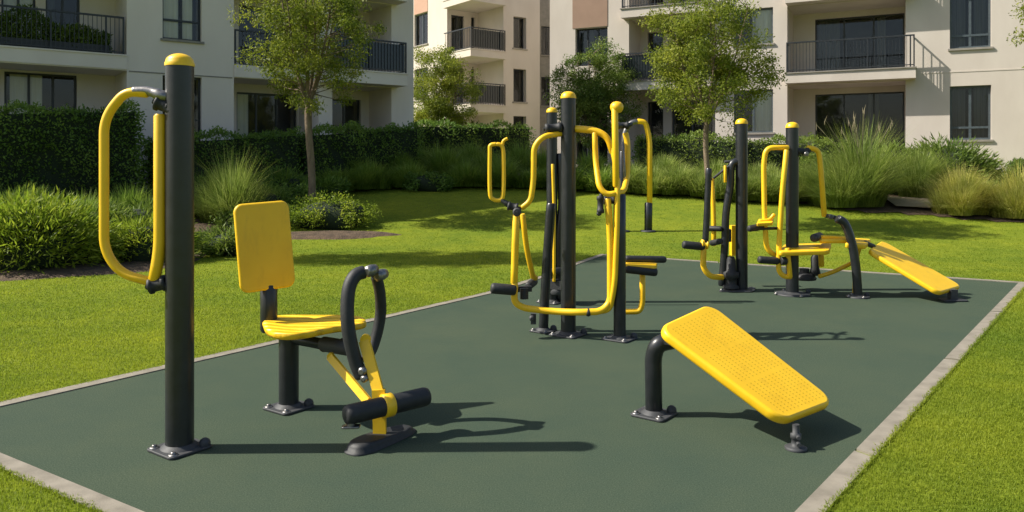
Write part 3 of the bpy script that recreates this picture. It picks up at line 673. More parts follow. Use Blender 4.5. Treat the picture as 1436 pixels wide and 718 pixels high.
# plants on the left balcony
q = []; n = 11000; uu = rng.uniform(uA+.7, u1-.35, n); zz = rng.random(n)**1.3; hh = .8+.2*np.sin(uu*1.9)+.12*np.sin(uu*4.7)
P = np.array([FL.pt(a, SB[0]+TH+.05+b*h*1.05, .3+.45*c) for a, b, c, h in zip(uu, zz, rng.random(n), hh)])
pl = thing('balcony_planting', FL.pt(uA+1, SB[0]+TH+.04, .4), 'dark green bushy planting behind the railing of the upper left balcony', 'balcony plants')
poly_mesh('foliage', leaf_quads(P, .11, .35, up=.6), 4, np.clip(.5+.22*rng.normal(size=n), 0, 1), 'leaf_mid', pl)
pm = MB(); fbox(pm, FL, uA+.7, u1-.4, SB[0]+TH+.001, SB[0]+TH+.3, .25, .75); build(pm, 'planter', 'rail', pl)

# middle building: corner turned to the camera
cx, cy = at(662, 38), 38.0
FR_ = Fr(cx, cy, .8, .6)              # right face
FLf = Fr(cx, cy, .6, -.8)             # left face; u negative runs back and left
BM = thing('apartment_building', (cx, cy, 1.45), 'cream apartment building in the middle with dark corner balconies', 'building')
mS = [FR_.z(690, 157)-.05, FR_.z(690, 81)-.05]; st = mS[1]-mS[0]; mS = [mS[0]-st, mS[0], mS[1], mS[1]+st]
wm = MB(); ua, ub = FR_.u(706), FR_.u(757); topz = mS[3]+3.2
wo = [(FR_.u(720), FR_.u(738), a, b, WD) for a, b in ((FR_.z(730, 143), FR_.z(730, 97)), (FR_.z(730, 68), FR_.z(730, 24)), (mS[0]+1.0, FR_.z(730, 163)), (mS[3]+1, mS[3]+2.4))]
wo = [o for o in wo if o[3]-o[2] > .3]
wall(wm, FR_, ua, ub, .2, topz, wo)
for o in wo[:3]: window(BM, FR_, o[0], o[1], o[2], o[3], cols=1, dep=.25, curt=[(.0, .45, 'curtain_dark')], sill=True)
la, lb_ = FLf.u(627), FLf.u(560); lo = [(FLf.u(581), FLf.u(600), a, b, WD) for a, b in ((FLf.z(590, 63), FLf.z(590, 19)), (FLf.z(590, 140), FLf.z(590, 96)))]
wall(wm, FLf, lb_, la, .2, topz, lo)
for o in lo: window(BM, FLf, *o[:4], cols=2, sill=True, frame='frame_blue')
pn = MB(); fbox(pn, FLf, lo[0][0], lo[0][1], lo[0][3]+.02, topz-1, -.02, .05); build(pn, 'facade_panel', 'pink_panel', BM)
NB = 2.0; FRb = FR_.off(NB)                                            # inset corner
un = -FLf.u(627)                                                       # length along left face
pA = FR_.pt(ua, 0); pB = FR_.pt(ua, 0, un); pC = FLf.pt(la, 0)          # inset corner walls
FN = Fr(*FLf.pt(la, 0)[:2], .8, .6)                                    # wall parallel to the right face, set back
for k in range(3):
    a = mS[k]+.34; b = mS[k+1]; L = ua
    o = [(.25, L*.55, a+.05, b-.25, WD), (L*.78, L*.9, a+.05, b-.25, WD)]
    wall(wm, FN, 0, L, a, b, o)
    window(BM, FN, *o[0][:4], cols=2, curt=[(.5, .95, 'curtain_dark')]); window(BM, FN, *o[1][:4], cols=1)
    Fi = Fr(*FN.pt(L, 0)[:2], .6, -.8); wall(wm, Fi, 0, un, a, b)
wall(wm, FR_, 0, ua, .2, mS[0]); wall(wm, FLf, la, 0, .2, mS[0]); 
FE = Fr(*FR_.pt(ub, 0)[:2], -.6, .8); wm.quad(FR_.pt(ub, .2), FR_.pt(ub, .2, 6), FR_.pt(ub, topz, 6), FR_.pt(ub, topz)); 
wall(wm, FN, 0, ua, mS[3]+.34, topz); wm.quad(FR_.pt(0, topz-.3, 0), FR_.pt(ub, topz-.3, 0), FR_.pt(ub, topz-.3, 9), FR_.pt(0, topz-.3, 9))
build(wm, 'wall', 'render_cream', BM)
for k in range(4):
    m = MB(); fbox(m, FR_, -.25, ua-.003, mS[k], mS[k]+.34, -.25, un-.003); fbox(m, FR_, -.28, ua-.003, mS[k]+.34, mS[k]+.38, -.28, un-.003); build(m, 'balcony_slab', 'render_cream', BM)
    railing(BM, FR_, -.2, ua-.02, mS[k]+.38, 1.0, -.18, sides=(-.18,), ret=un, step=.14, glass_=k < 3)
# recessed link
FK = Fr(*FR_.pt(ub, 0, 1.3)[:2], .95, .3); lk = MB(); ku1 = FK.u(812)
ko = [(FK.u(759), FK.u(776), a, b, WD) for a, b in ((FK.z(765, 77), FK.z(765, 37)), (FK.z(765, 148), FK.z(765, 108)))]
wall(lk, FK, -.3, ku1, .2, topz-.8, ko)
BK = thing('link_block', FK.pt(0, 1.45), 'narrow recessed grey brown block between the middle and right buildings', 'building')
build(lk, 'wall', 'link_wall' if 'link_wall' in M else 'sill', BK)
for o in ko: window(BK, FK, *o[:4], cols=2, sill=True)

# right building, sunlit
FRr = Fr(12.0, 28.0, .9, -.44); BR = thing('apartment_building', (12, 28, 1.45), 'sunlit cream apartment building at right with open balconies and dark glazing', 'building')
rS = [4.50, 7.40, 10.3]; rT = .36; TOP = 12.2
ur0 = FRr.u(771); up0, up1 = FRr.u(803), FRr.u(852); ub0, ub1 = FRr.u(882), FRr.u(1003); um0, um1 = FRr.u(1029), FRr.u(1084); uc0, uc1 = FRr.u(1104), FRr.u(1270); uw0, uw1 = FRr.u(1332), FRr.u(1390); ue = FRr.u(1436)+6
lvr = [(1.45, rS[0]), (rS[0]+rT, rS[1]), (rS[1]+rT, rS[2])]
ops = []
for a, b in lvr: ops += [(ub0, ub1, a, b, 1.6), (uc0, uc1, a, b, 1.9)]
pwin = [(FRr.z(828, 92), FRr.z(828, 39)), (1.6, 4.1)]
for a, b in pwin: ops.append((up0+.12, up1, a, b, WD))
mw = [(FRr.z(1057, 186), FRr.z(1057, 126)), (FRr.z(1057, 62), FRr.z(1057, 12))]
for a, b in mw: ops.append((um0, um1, a, b, WD))
rw = [(FRr.z(1361, 196), FRr.z(1361, 120)), (FRr.z(1361, 67), FRr.z(1361, -12))]
for a, b in rw: ops.append((uw0, uw1, a, b, WD))
wr = MB(); wall(wr, FRr, ur0, ue, .2, TOP, ops); endwalls(wr, FRr, ur0, ue, .2, TOP, 9)
F2 = FRr.off(1.6); F3 = FRr.off(1.9)
for i, (a, b) in enumerate(lvr):
    o1 = [(F2.u(905), F2.u(930), a+.05, b-.3, WD), (F2.u(942), F2.u(999), a+.05, b-.3, WD)]
    o1 = [(max(q[0], ub0+.3), min(q[1], ub1-.05), *q[2:]) for q in o1]
    o2 = [(F3.u(1143), uc1-.02, a+.04, b-.22, WD)]
    wall(wr, F2, ub0, ub1, a, b, o1); wall(wr, F3, uc0, uc1, a, b, o2)
    if i < 2:
        for q in o1: window(BR, F2, *q[:4], cols=1 if q[1]-q[0] < 1 else 2)
        window(BR, F3, *o2[0][:4], cols=3, curt=[(.02, .28, 'curtain_dark'), (.7, .8, 'curtain_dark')] if i == 1 else [(.6, .72, 'curtain_dark')])
build(wr, 'wall', 'render_cream', BR)
for a, b in pwin: window(BR, FRr, up0+.12, up1, a, b, cols=3, dep=.2, curt=[(.1, .5, 'curtain_dark')])
for i, (a, b) in enumerate(mw): window(BR, FRr, um0, um1, a, b, cols=2, curt=[(.45, .95, 'curtain')], sill=True, frame='frame_blue')
for i, (a, b) in enumerate(rw): window(BR, FRr, uw0, uw1, a, b, cols=2, dep=.14, transom=(b-a)*(.23), curt=[(0, .4, 'curtain_dark'), (.6, 1, 'curtain_dark')], sill=True, frame='frame_blue', b=.07)
pn = MB(); fbox(pn, FRr, up0, up1, pwin[0][1]+.02, TOP-.4, -.02, .02); build(pn, 'facade_panel', 'brown_panel', BR)
cr = MB(); fbox(cr, FRr, uc1+.5, ue, rS[0]+.2, rS[0]+.24, -.012, 0); build(cr, 'string_course', 'render_cream', BR)
for i, s in enumerate(rS[:2]):
    for a, b, pj, ex in ((ub0-.2, ub1, .45, 0), (uc0, uc1+.3, .6, 1)):
        m = MB(); fbox(m, FRr, a, b, s+.02, s+rT, -pj, -.003)
        build(m, 'balcony_slab', 'render_cream', BR)
        m = MB(); fbox(m, FRr, a-.03, b+.03, s+rT, s+rT+.04, -pj-.04, -.003); build(m, 'slab_edge', 'sill', BR)
        railing(BR, FRr, a+.03, b-.03, s+rT+.04, 1.05, -pj+.06, sides=(a+.05, b-.05), ret=-.02, glass_=(i == 0 and not ex))

# ------------------------------------------------------------------ gym equipment
YL, DK, RB, ST = 'yellow', 'dark', 'rubber', 'steel'
PANG = R(-36)
def tubep(root, name, pts, r, mat=YL, n=16, sub=None):
    return build(MB().tube(pts, r, n), name, mat, root)
def base_plate(root, x, y, s=.26, ang=PANG, r=.08, caps=True, th=.016, name='base_plate', round_=False):
    m = MB(); c, sn = math.cos(ang), math.sin(ang)
    def P(a, b, z=th): return (x+a*c-b*sn, y+a*sn+b*c, z)
    if round_: m.lathe((x, y, 0), [(s/2, .001), (s/2, th), (s/2-.01, th+.003), (r+.03, th+.003), (r+.002, th+.02)], 32)
    else:
        h = s/2; m.panel([P(-h, -h), P(h, -h), P(h, h), P(-h, h)], th-.001, .03, .004)
        m.lathe((x, y, th), [(r+.028, -.001), (r+.022, .006), (r+.002, .022)], 28)
    o = build(m, name, 'plate', root)
    k = s/2-.035
    for a, b in ((-k, -k), (k, -k), (k, k), (-k, k)):
        if round_: a *= .85; b *= .85
        q = P(a, b, th); bm = MB().lathe(q, [(.026, -.002), (.026, .004), (.016, .006)], 18)
        if caps and a > 0 and b > 0: bm.lathe(q, [(.03, 0), (.032, .014), (.026, .03), (.012, .04), (.0001, .042)], 18)
        else: bm.lathe(q, [(.015, .004), (.015, .015), (.009, .018)], 6)
        build(bm, 'bolt', 'plate' if (caps and a > 0 and b > 0) else ST, o)
    return o
def post(root, x, y, r, h, cap=True, name='post', plate=.26, base=True, round_=False):
    hh = h-r*.9
    m = MB().lathe((x, y, 0), [(r, .018), (r, hh)], 36); build(m, name, DK, root)
    if cap:
        d = MB().lathe((x, y, hh), [(r+.003, -.004), (r+.004, .012), (r*.99, .02)]+[(max(r*math.cos(t)*.99, .0001), .02+(r*.9-.02)*math.sin(t)) for t in [R(a) for a in (15, 30, 45, 60, 75, 90)]], 36); build(d, 'post_cap', YL, root)
    if base: base_plate(root, x, y, plate, r=r, round_=round_)
def clamp(root, c, ax, r, L, name='bracket', mat=RB, arms=None):
    """bearing housing: a fat barrel with collars and bolt heads"""
    c = Vector(c); a = Vector(ax).normalized()
    m = MB().lathe(c-a*L/2, [(r*.7, 0), (r, .006), (r, L*.22), (r*.82, L*.26), (r*.82, L*.74), (r, L*.78), (r, L-.006), (r*.7, L)], 22, a)
    m.lathe(c-a*(L/2+.014), [(r*.32, 0), (r*.34, .02)], 6, a); m.lathe(c+a*(L/2-.006), [(r*.34, 0), (r*.32, .02)], 6, a)
    for q in (arms or []): m.tube([c, Vector(q)], r*.55, 10)
    return build(m, name, mat, root)
def roller(root, a, b, r, name='foot_roller', mat=RB):
    a = Vector(a); b = Vector(b); t = (b-a).normalized(); L = (b-a).length
    m = MB().lathe(a, [(.0001, 0), (r*.6, .002), (r*.88, .010), (r, .03), (r, L*.5), (r, L-.03), (r*.88, L-.010), (r*.6, L-.002), (.0001, L)], 24, t)
    return build(m, name, mat, root)

# 1. tall post with handle loop
p = G(252, 630); T = thing('pull_handle_station', p, 'thickest front post with yellow domed cap and one tall yellow handle loop', 'outdoor gym station')
Y1 = p.y; post(T, p.x, Y1, .076, V(252, 75, Y1).z)
yl = Y1-.02
loop_ = fillet([V(208, 131, yl), V(176, 128, yl), V(146, 165, yl), V(146, 350, yl), V(168, 383, yl), V(214, 396, yl)], .16, 8)
tubep(T, 'handle_loop', loop_, .026)
tubep(T, 'inner_rail', fillet([V(224, 160, yl), V(224, 350, yl), V(216, 394, yl)], .1), .033)
g = tubep(T, 'pipe_end', smooth([V(186, 128, yl), V(208, 128, yl), V(226, 134, yl-.01), V(235, 136, yl)], 5), [.027]*8+[.032]*8, ST)
clamp(T, V(229, 147, yl), (1, .1, -.35), .045, .09, arms=[V(242, 158, Y1-.05)])
clamp(T, V(221, 399, yl), (1, .1, .25), .045, .10, arms=[V(240, 402, Y1-.03)])

# 2. leg press seat
p = G(405, 573); T = thing('leg_press_seat', p, 'front seat with upright yellow backrest, black hand loop and black foot roller', 'leg press machine')
ys = p.y; m = MB().lathe((p.x, ys, 0), [(.064, .018), (.064, .50)], 30); build(m, 'seat_post', DK, T); base_plate(T, p.x, ys, .25, r=.064)
tubep(T, 'back_post', [V(377, 466, ys), V(377, 396, ys+.02)], .055, DK)
yw = R(-31); ex = Vector((math.cos(yw)*1.0, -math.sin(yw), 0))
c = V(372, 345, ys-.02); up = Vector((-.10, .05, 1)).normalized(); ex = (ex-up*ex.dot(up)).normalized(); w, h = .355, .575
build(MB().panel([c-ex*w/2-up*h/2, c+ex*w/2-up*h/2, c+ex*w/2+up*h/2, c-ex*w/2+up*h/2], .035, .055, .012), 'backrest', YL, T)
zt = .585
def gp(px, py, z): Y = (EYE-z)*FPX/(py-HY); return Vector(((px-CX)/FPX*Y, Y, z))
ol = [gp(368, 451, zt), gp(374, 462, zt), gp(395, 468, zt), gp(430, 466, zt), gp(470, 460, zt), gp(508, 456, zt), gp(513, 450, zt), gp(500, 445, zt), gp(450, 441, zt), gp(400, 441, zt), gp(376, 444, zt)]
n_ = len(ol); cc = sum(ol, Vector())/n_; sm_ = smooth(ol+[ol[0]], 4)[:-1]; k = len(sm_)
ss = MB(); lay = []
for f, dz in ((.90, -.045), (.98, -.038), (1.0, -.022), (1.0, -.008), (.985, -.002), (.9, .0), (.5, -.008)):
    lay.append([cc+(q-cc)*f+Vector((0, 0, dz+(.012*math.sin(max(0, (q.x-cc.x)*5)) if f < 1 else 0))) for q in sm_])
vs = [q for l in lay for q in l]; fs = [(i*k+j, i*k+(j+1) % k, (i+1)*k+(j+1) % k, (i+1)*k+j) for i in range(len(lay)-1) for j in range(k)]
ss.add(vs, fs); ss.add(lay[0], [tuple(range(k))[::-1]], False); ss.add(lay[-1], [tuple(range(k))], True); build(ss, 'seat', 'slatted', T)
build(MB().panel([(p.x-.11, ys-.1, .54), (p.x+.2, ys-.1, .54), (p.x+.2, ys+.1, .54), (p.x-.11, ys+.1, .54)], .02, .02, .004), 'seat_bracket', 'plate', T)
tubep(T, 'cross_arm', [V(408, 474, ys-.02), V(455, 483, ys-.1)], .036, DK)
tubep(T, 'arm_sleeve', [V(452, 482, ys-.1), V(494, 489, ys-.28)], .048, 'plate')
tubep(T, 'rust_ring', [V(454, 482.4, ys-.105), V(458, 483.4, ys-.12)], .050, noisy('rusty_ring', (.10, .035, .015), (.17, .07, .03), 60, .8))
clamp(T, V(486, 486, ys-.2), (1, -.4, 0), .052, .08, 'pivot')
yA, yB = 4.62, 4.9
lp = [V(508, 530, yA), V(498, 505, yA), V(489, 465, yA), V(487, 430, yA+.02), V(490, 402, yA+.05), V(499, 386, yA+.09), V(512, 381, yA+.13)]
tubep(T, 'hand_loop', smooth(lp, 6), .041, RB)
lp2 = [V(527, 386, yA+.2), V(532, 405, yB-.04), V(534, 435, yB), V(530, 462, yB), V(522, 488, yB-.03), V(512, 505, yB-.1)]
tubep(T, 'hand_loop', smooth(lp2, 6), .035, RB)
tubep(T, 'loop_joint', [V(510, 381, yA+.12), V(531, 385, yA+.22)], .022, ST)
for q in (V(516, 380, yA+.13), V(530, 386, yA+.2)):
    build(MB().lathe(q-Vector((.0, .045, 0)), [(.018, 0), (.034, .008), (.036, .05), (.03, .085), (.012, .09)], 20, (0.5, 1, .1)), 'loop_bolt', ST, T)
build(MB().lathe(V(506, 522, yA-.05), [(.014, 0), (.026, .006), (.026, .05)], 16, (.3, 1, 0)), 'loop_bolt', ST, T)
build(MB().lathe(V(509, 532, yA-.055), [(.010, 0), (.022, .006), (.022, .05)], 16, (.3, 1, 0)), 'loop_bolt', ST, T)
fb = G(533, 619); yb = fb.y
b1 = MB(); b1.beam(V(511, 478, yb+.12), V(531, 550, yb+.02), .062, .034, (0, -1, 0)); b1.beam(V(531, 546, yb+.02), V(533, 616, yb), .074, .040, (0, -1, 0)); b1.lathe(V(512, 477, yb+.105), [(.031, 0), (.031, .03)], 20, (0, 1, 0)); build(b1, 'lever_bar', YL, T)
b2 = MB(); b2.beam(V(463, 500, yb+.32), V(516, 563, yb+.05), .046, .028, (0, -1, 0)); b2.lathe(V(463, 500, yb+.305), [(.021, 0), (.021, .028)], 16, (0, 1, 0)); build(b2, 'link_bar', YL, T)
roller(T, V(483, 583, 4.36), V(601, 555, 4.70), .056)
cL = V(543, 568.5, 4.53); ax = (V(601, 555, 4.70)-V(483, 583, 4.36)).normalized()
build(MB().lathe(cL-ax*.032, [(.057, 0), (.067, .004), (.067, .06), (.057, .064)], 26, ax), 'roller_clamp', YL, T)
q = V(492, 597, 4.37); build(MB().panel([q+Vector((-.05, -.03, 0)), q+Vector((.05, -.02, 0)), q+Vector((.05, .04, 0)), q+Vector((-.05, .03, 0))], .012, .015, .003).lathe(q+Vector((0, 0, -.01)), [(.022, 0), (.022, .05)], 12), 'end_stop', ST, T)
e0_, e1_ = G(492, 639), G(576, 604); dv = (e1_-e0_); sd = Vector((-dv.y, dv.x, 0)).normalized()
def foot(sc, z):
    out = []
    for k in range(40):
        a = 2*math.pi*k/40; cu = math.copysign(abs(math.cos(a))**.6, math.cos(a)); su = math.copysign(abs(math.sin(a))**.7, math.sin(a)); wdt = .08*(1-.12*cu)
        out.append(e0_.lerp(e1_, .5)+dv*.5*cu*sc+sd*su*wdt*sc+Vector((0, 0, z*(1-.32*(cu*.5+.5)) if z > .01 else z)))
    return out
ls = [foot(1.06, .001), foot(1.06, .009), foot(1.0, .012), foot(.97, .035), foot(.90, .052), foot(.80, .057), foot(.6, .052)]
vs = [q for l in ls for q in l]; fs = [(i*40+j, i*40+(j+1) % 40, (i+1)*40+(j+1) % 40, (i+1)*40+j) for i in range(len(ls)-1) for j in range(40)]
build(MB().add(vs, fs).add(ls[-1], [tuple(range(40))]), 'rubber_foot', RB, T)

# 3. slanted bench
def bench(T, cor, th=.06, rows=(11, 34), holes=True, rad=.07, name='bench_board'):
    hm = MB().panel(cor, th, rad, .018, 8); nf = len(hm.f)
    if holes:
        c = [Vector(q) for q in cor]; N = (c[1]-c[0]).cross(c[3]-c[0]).normalized(); c[2] = c[2]-N*(c[2]-c[0]).dot(N); w = (c[1]-c[0]).normalized(); l = (c[3]-c[0]).normalized()
        for i in range(rows[0]):
            for j in range(rows[1]):
                if j in (13, 26): continue
                u = .13+.76*i/(rows[0]-1); v = .06+.87*j/(rows[1]-1)
                q = (c[0]*(1-u)+c[1]*u)*(1-v)+(c[3]*(1-u)+c[2]*u)*v+N*.0012
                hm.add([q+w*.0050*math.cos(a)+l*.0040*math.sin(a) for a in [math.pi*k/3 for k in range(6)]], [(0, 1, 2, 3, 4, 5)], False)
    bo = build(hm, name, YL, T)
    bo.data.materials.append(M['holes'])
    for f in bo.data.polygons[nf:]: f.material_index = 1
    return bo
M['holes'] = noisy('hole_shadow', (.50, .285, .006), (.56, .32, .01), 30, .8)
p = G(917, 582); T = thing('incline_bench', p, 'large perforated yellow sit-up board in the foreground on a bent charcoal leg', 'sit-up bench')
tubep(T, 'bent_leg', fillet([(p.x, p.y, .018), V(916, 500, p.y), V(922, 482, p.y-.03), V(960, 474, p.y+.02)], .16, 9), .054, DK, 22)
base_plate(T, p.x, p.y, .235, R(-38), r=.054)
corb = [V(922, 458, 4.76), V(991, 433, 5.24), V(1173, 562, 4.70), V(1099, 590, 4.36)]
bench(T, [corb[0], corb[3], corb[2], corb[1]][::-1] if False else [corb[3], corb[2], corb[1], corb[0]], .062, rows=(12, 40), rad=.10)
q = G(1116, 630); f = MB(); f.lathe((q.x, q.y, 0), [(.060, .001), (.062, .012), (.05, .018), (.026, .022), (.022, .06), (.030, .064), (.030, .09), (.020, .094), (.020, .14)], 22)
for zz in (.04, .078): f.lathe((q.x, q.y-.05, zz), [(.011, 0), (.013, .004), (.013, .03)], 8, (.15, 1, 0))
build(f, 'front_foot', 'plate', T)
build(MB().box(V(950, 478, 4.98), (.16, .2, .02), R(-35)), 'board_bracket', DK, T)

# 4. central multi station
p = G(797, 470); Yc = p.y; T = thing('multi_gym_station', p, 'central yellow and charcoal multi station with looped arms and the tallest middle post', 'outdoor gym station')
post(T, p.x, Yc, .070, V(797, 128, Yc).z, plate=.28)
q = G(762, 465); tubep(T, 'side_tube', smooth([(q.x, q.y, .018), V(765, 400, q.y), V(769, 340, q.y), V(773, 285, q.y)], 5), .046, DK); base_plate(T, q.x, q.y, .21, r=.046)
q2 = G(869, 476); build(MB().lathe((q2.x, q2.y, 0), [(.056, .018), (.056, .9), (.056, V(873, 274, q2.y).z), (.04, V(873, 272, q2.y).z)], 28), 'side_post', DK, T); base_plate(T, q2.x, q2.y, .26, r=.056)
ya = Yc-.1
tubep(T, 'top_arm', fillet([V(790, 187, Yc), V(762, 191, ya), V(749, 205, ya), V(748, 255, ya), V(744, 282, ya), V(731, 292, ya)], .14, 7), .027)
tubep(T, 'top_beam', fillet([V(802, 180, Yc), V(836, 183, Yc-.05), V(852, 192, Yc-.08), V(859, 215, Yc-.08)], .1), [.034, .036, .034, .03]+[.028])
sl = [V(696, 202, ya), V(688, 204, ya), V(687, 215, ya), V(687, 268, ya), V(691, 279, ya), V(702, 280, ya), V(706, 268, ya), V(706, 216, ya), V(703, 204, ya), V(696, 202, ya)]
tubep(T, 'grip_loop', smooth(sl, 4), .019)
tubep(T, 'grip_hook', smooth([V(704, 207, ya), V(706, 198, ya), V(712, 194, ya)], 5), .015)
clamp(T, V(719, 290, ya), (1, 0, -.2), .042, .10, arms=[V(707, 283, ya), V(731, 294, ya)]); clamp(T, V(725, 297, ya-.02), (0, 1, 0), .040, .12, 'pivot', 'plate')
tubep(T, 'loop_link', [V(702, 279, ya), V(710, 286, ya), V(719, 290, ya)], .020, 'plate')
tubep(T, 'swing_arm', fillet([V(724, 300, ya), V(722, 360, ya), V(721, 398, ya)], .1), .033)
tubep(T, 'rear_arm', fillet([V(733, 300, ya+.15), V(738, 348, ya+.2), V(748, 390, ya+.35)], .3), .026)
tubep(T, 'rear_arm', [V(746, 385, ya+.35), V(752, 391, ya+.4)], .026)
lf = fillet([V(722, 396, ya), V(721, 424, ya), V(734, 432, ya), V(776, 437, ya-.02), V(812, 438, ya-.12), V(843, 437, ya-.12), V(856, 424, ya-.1), V(856, 330, ya-.1), V(852, 278, ya-.1)], .16, 8)
tubep(T, 'lower_frame', lf, .031)
tubep(T, 'lower_frame', fillet([V(866, 250, ya-.12), V(866, 300, ya-.12), V(862, 400, ya-.14), V(855, 435, ya-.1), V(836, 437, ya-.08)], .14, 8), .026)
tubep(T, 'frame_collar', [V(822, 438, ya-.12), V(828, 438.5, ya-.12)], .036, RB)
roller(T, V(688, 404, ya-.06), V(724, 407, ya-.02), .050); roller(T, V(740, 402, ya+.3), V(750, 394, ya+.5), .04, 'foot_roller')
build(MB().box(V(735, 405, ya+.08), (.14, .05, .05), R(10)).lathe(V(735, 419, ya+.05), [(.04, 0), (.04, .1)], 18), 'pedal_joint', RB, T)
# tall tube with ball top, and the U-shaped arms
tubep(T, 'ball_tube', [V(862, 150, ya-.12), V(863, 200, ya-.12), V(864, 262, ya-.12)], [.030, .030, .030])
build(MB().lathe(V(865, 150, ya-.1)-Vector((0, 0, .045)), [(.0001, -.012), (.04, -.004), (.058, .02), (.062, .045), (.055, .07), (.034, .09), (.0001, .097)], 24), 'ball_top', YL, T)
tubep(T, 'u_arm', fillet([V(834, 186, Yc-.06), V(835, 225, Yc-.06), V(840, 262, ya-.1), V(850, 273, ya-.12), V(864, 271, ya-.12)], .12, 7), .026)
tubep(T, 'u_arm', fillet([V(864, 272, ya-.12), V(875, 268, ya-.05), V(880, 245, ya+.1), V(880, 200, ya+.15), V(877, 186, ya+.15)], .12, 7), .028)
tubep(T, 'u_arm', fillet([V(858, 205, Yc-.08), V(862, 222, ya), V(864, 236, ya-.1)], .08), .026)
tubep(T, 'steel_link', [V(873, 200, ya+.1), V(876, 250, ya+.05)], .014, ST)
clamp(T, V(842, 287, ya-.1), (0, .1, 1), .034, .16, 'hanging_grip', arms=[V(843, 272, ya-.1)]); build(MB().lathe(V(840, 300, ya-.13), [(.01, 0), (.02, .004), (.02, .04), (.01, .044)], 14, (0, 1, 0)), 'grip_bolt', RB, T)
clamp(T, V(856, 281, ya-.02), (1, 0, 0), .040, .13, 'pivot')
clamp(T, V(873, 176, ya+.1), (1, 0, 0), .035, .12, 'bracket', arms=[V(862, 176, ya-.1), V(886, 174, ya+.2)])
clamp(T, V(776, 180, Yc-.02), (1, .1, .1), .05, .16, 'bracket', arms=[V(792, 182, Yc)]); clamp(T, V(773, 191, Yc), (0, 1, 0), .030, .14, 'pivot', ST)
# right seat of the station
yr = Yc+.15
roller(T, V(876, 363, yr), V(934, 364, yr+.1), .034, 'arm_pad'); roller(T, V(876, 377, yr-.1), V(922, 382, yr-.1), .040, 'arm_pad')
build(MB().panel([V(876, 371, yr-.12), V(920, 373, yr-.12), V(922, 368, yr+.15), V(878, 367, yr+.15)], .045, .02, .006), 'side_seat', YL, T)
tubep(T, 'seat_frame', fillet([V(901, 378, yr), V(901, 425, yr), V(897, 437, yr), V(872, 437, yr)], .1, 7), .028)
build(MB().box(V(748, 447, Yc+.05), (.05, .04, .1)).lathe(V(746, 447, Yc-.02), [(.014, 0), (.026, .008), (.026, .05)], 14, (0, 1, 0)), 'stop_block', 'plate', T)

# 5. station behind the central one
X5 = G(774, 424); T = thing('twin_handle_station', X5, 'half hidden charcoal post with yellow cap standing directly behind the central station', 'outdoor gym station')
y5 = X5.y; post(T, X5.x, y5, .062, V(774, 153, y5).z+.02, plate=.28)
tubep(T, 'curved_tube', smooth([V(786, 420, y5), V(784, 380, y5), V(784, 330, y5), V(788, 285, y5), V(786, 215, y5)], 5), .045, DK)
tubep(T, 'thin_rail', smooth([V(777, 395, y5-.2), V(777, 300, y5-.2), V(775, 230, y5-.2)], 5), .018)
tubep(T, 'top_bar', fillet([V(760, 196, y5-.1), V(770, 188, y5-.1), V(795, 188, y5-.1)], .05), .02, ST)
build(MB().box(V(781, 398, y5-.1), (.3, .18, .1), R(-30)), 'pedal_block', RB, T); roller(T, V(768, 383, y5-.2), V(800, 377, y5+.1), .045)
build(MB().lathe(V(783, 412, y5-.1), [(.09, 0), (.1, .02), (.1, .06), (.07, .1)], 22), 'pivot', 'plate', T)
tubep(T, 'curved_tube', [V(785, 420, y5), (V(785, 420, y5).x, y5, 0.005)], .045, DK)

# 6. lone arch on the lawn
p = G(909, 324); T = thing('arch_rail', p, 'lone yellow arched pipe on a charcoal sleeve standing in the lawn behind', 'outdoor gym rail')
y6 = p.y; zt6 = p.z
px2 = V(872, 275, y6).x
tubep(T, 'arch_pipe', fillet([V(911, 287, y6), V(911, 195, y6), V(905, 171, y6), V(893, 170, y6)], .35, 9), .058)
tubep(T, 'arch_end', fillet([V(895, 170, y6), V(884, 172, y6), V(876, 185, y6), V(873, 214, y6)], .3, 8), .056, ST)
tubep(T, 'sleeve', [V(909.5, 284, y6), (p.x, y6, zt6-.02)], .085, DK); tubep(T, 'sleeve', [V(873, 212, y6), (px2, y6, zt6-.02)], .07, DK)
for xx in (p.x, px2): build(MB().lathe((xx, y6, zt6-.01), [(.17, 0), (.17, .02), (.15, .028), (.09, .03)], 26), 'base_plate', 'plate', T)

# 7. left station of the right group
p = G(1040, 407); y7 = p.y; T = thing('leg_swing_station', p, 'station with plain charcoal post left of the yellow seat, with leg rollers at its left', 'outdoor gym station')
post(T, p.x, y7, .075, V(1040, 166, y7).z, base=False)
tubep(T, 'curved_tube', smooth([V(1012, 401, y7), V(1016, 350, y7), V(1018, 300, y7), V(1024, 260, y7), V(1025, 236, y7), V(1029, 228, y7), V(1036, 227, y7)], 5), .047, DK)
m = MB(); a, b = p.x-.34, p.x+.17; m.panel([(a, y7-.17, .018), (b-.1, y7-.22, .018), (b+.05, y7+.12, .018), (a+.15, y7+.14, .018)], .016, .05, .004); pl_ = build(m, 'base_plate', 'plate', T)
for q in ((a+.06, y7-.1), (b-.06, y7-.13), (b-.03, y7+.07), (a+.2, y7+.08)): build(MB().lathe((q[0], q[1], .017), [(.022, 0), (.022, .006), (.014, .014)], 12), 'bolt', ST, pl_)
tubep(T, 'top_link', [V(1016, 227, y7), V(1036, 226, y7)], .018, 'plate')
yk = y7-.15
tubep(T, 'swing_bar', smooth([V(994, 236, yk), V(992, 285, yk), V(989, 342, yk)], 6), .040, DK)
tubep(T, 'yellow_bar', fillet([V(998, 250, yk+.2), V(1001, 300, yk+.2), V(1001, 345, yk+.2)], .3), .030)
tubep(T, 'yellow_bar', [V(1017, 232, yk+.1), V(1017, 256, yk+.1)], .018)
tubep(T, 'hanger', [V(993, 240, yk), V(998, 252, yk+.2), V(1018, 236, yk+.12), V(1030, 228, y7)], .016, 'plate')
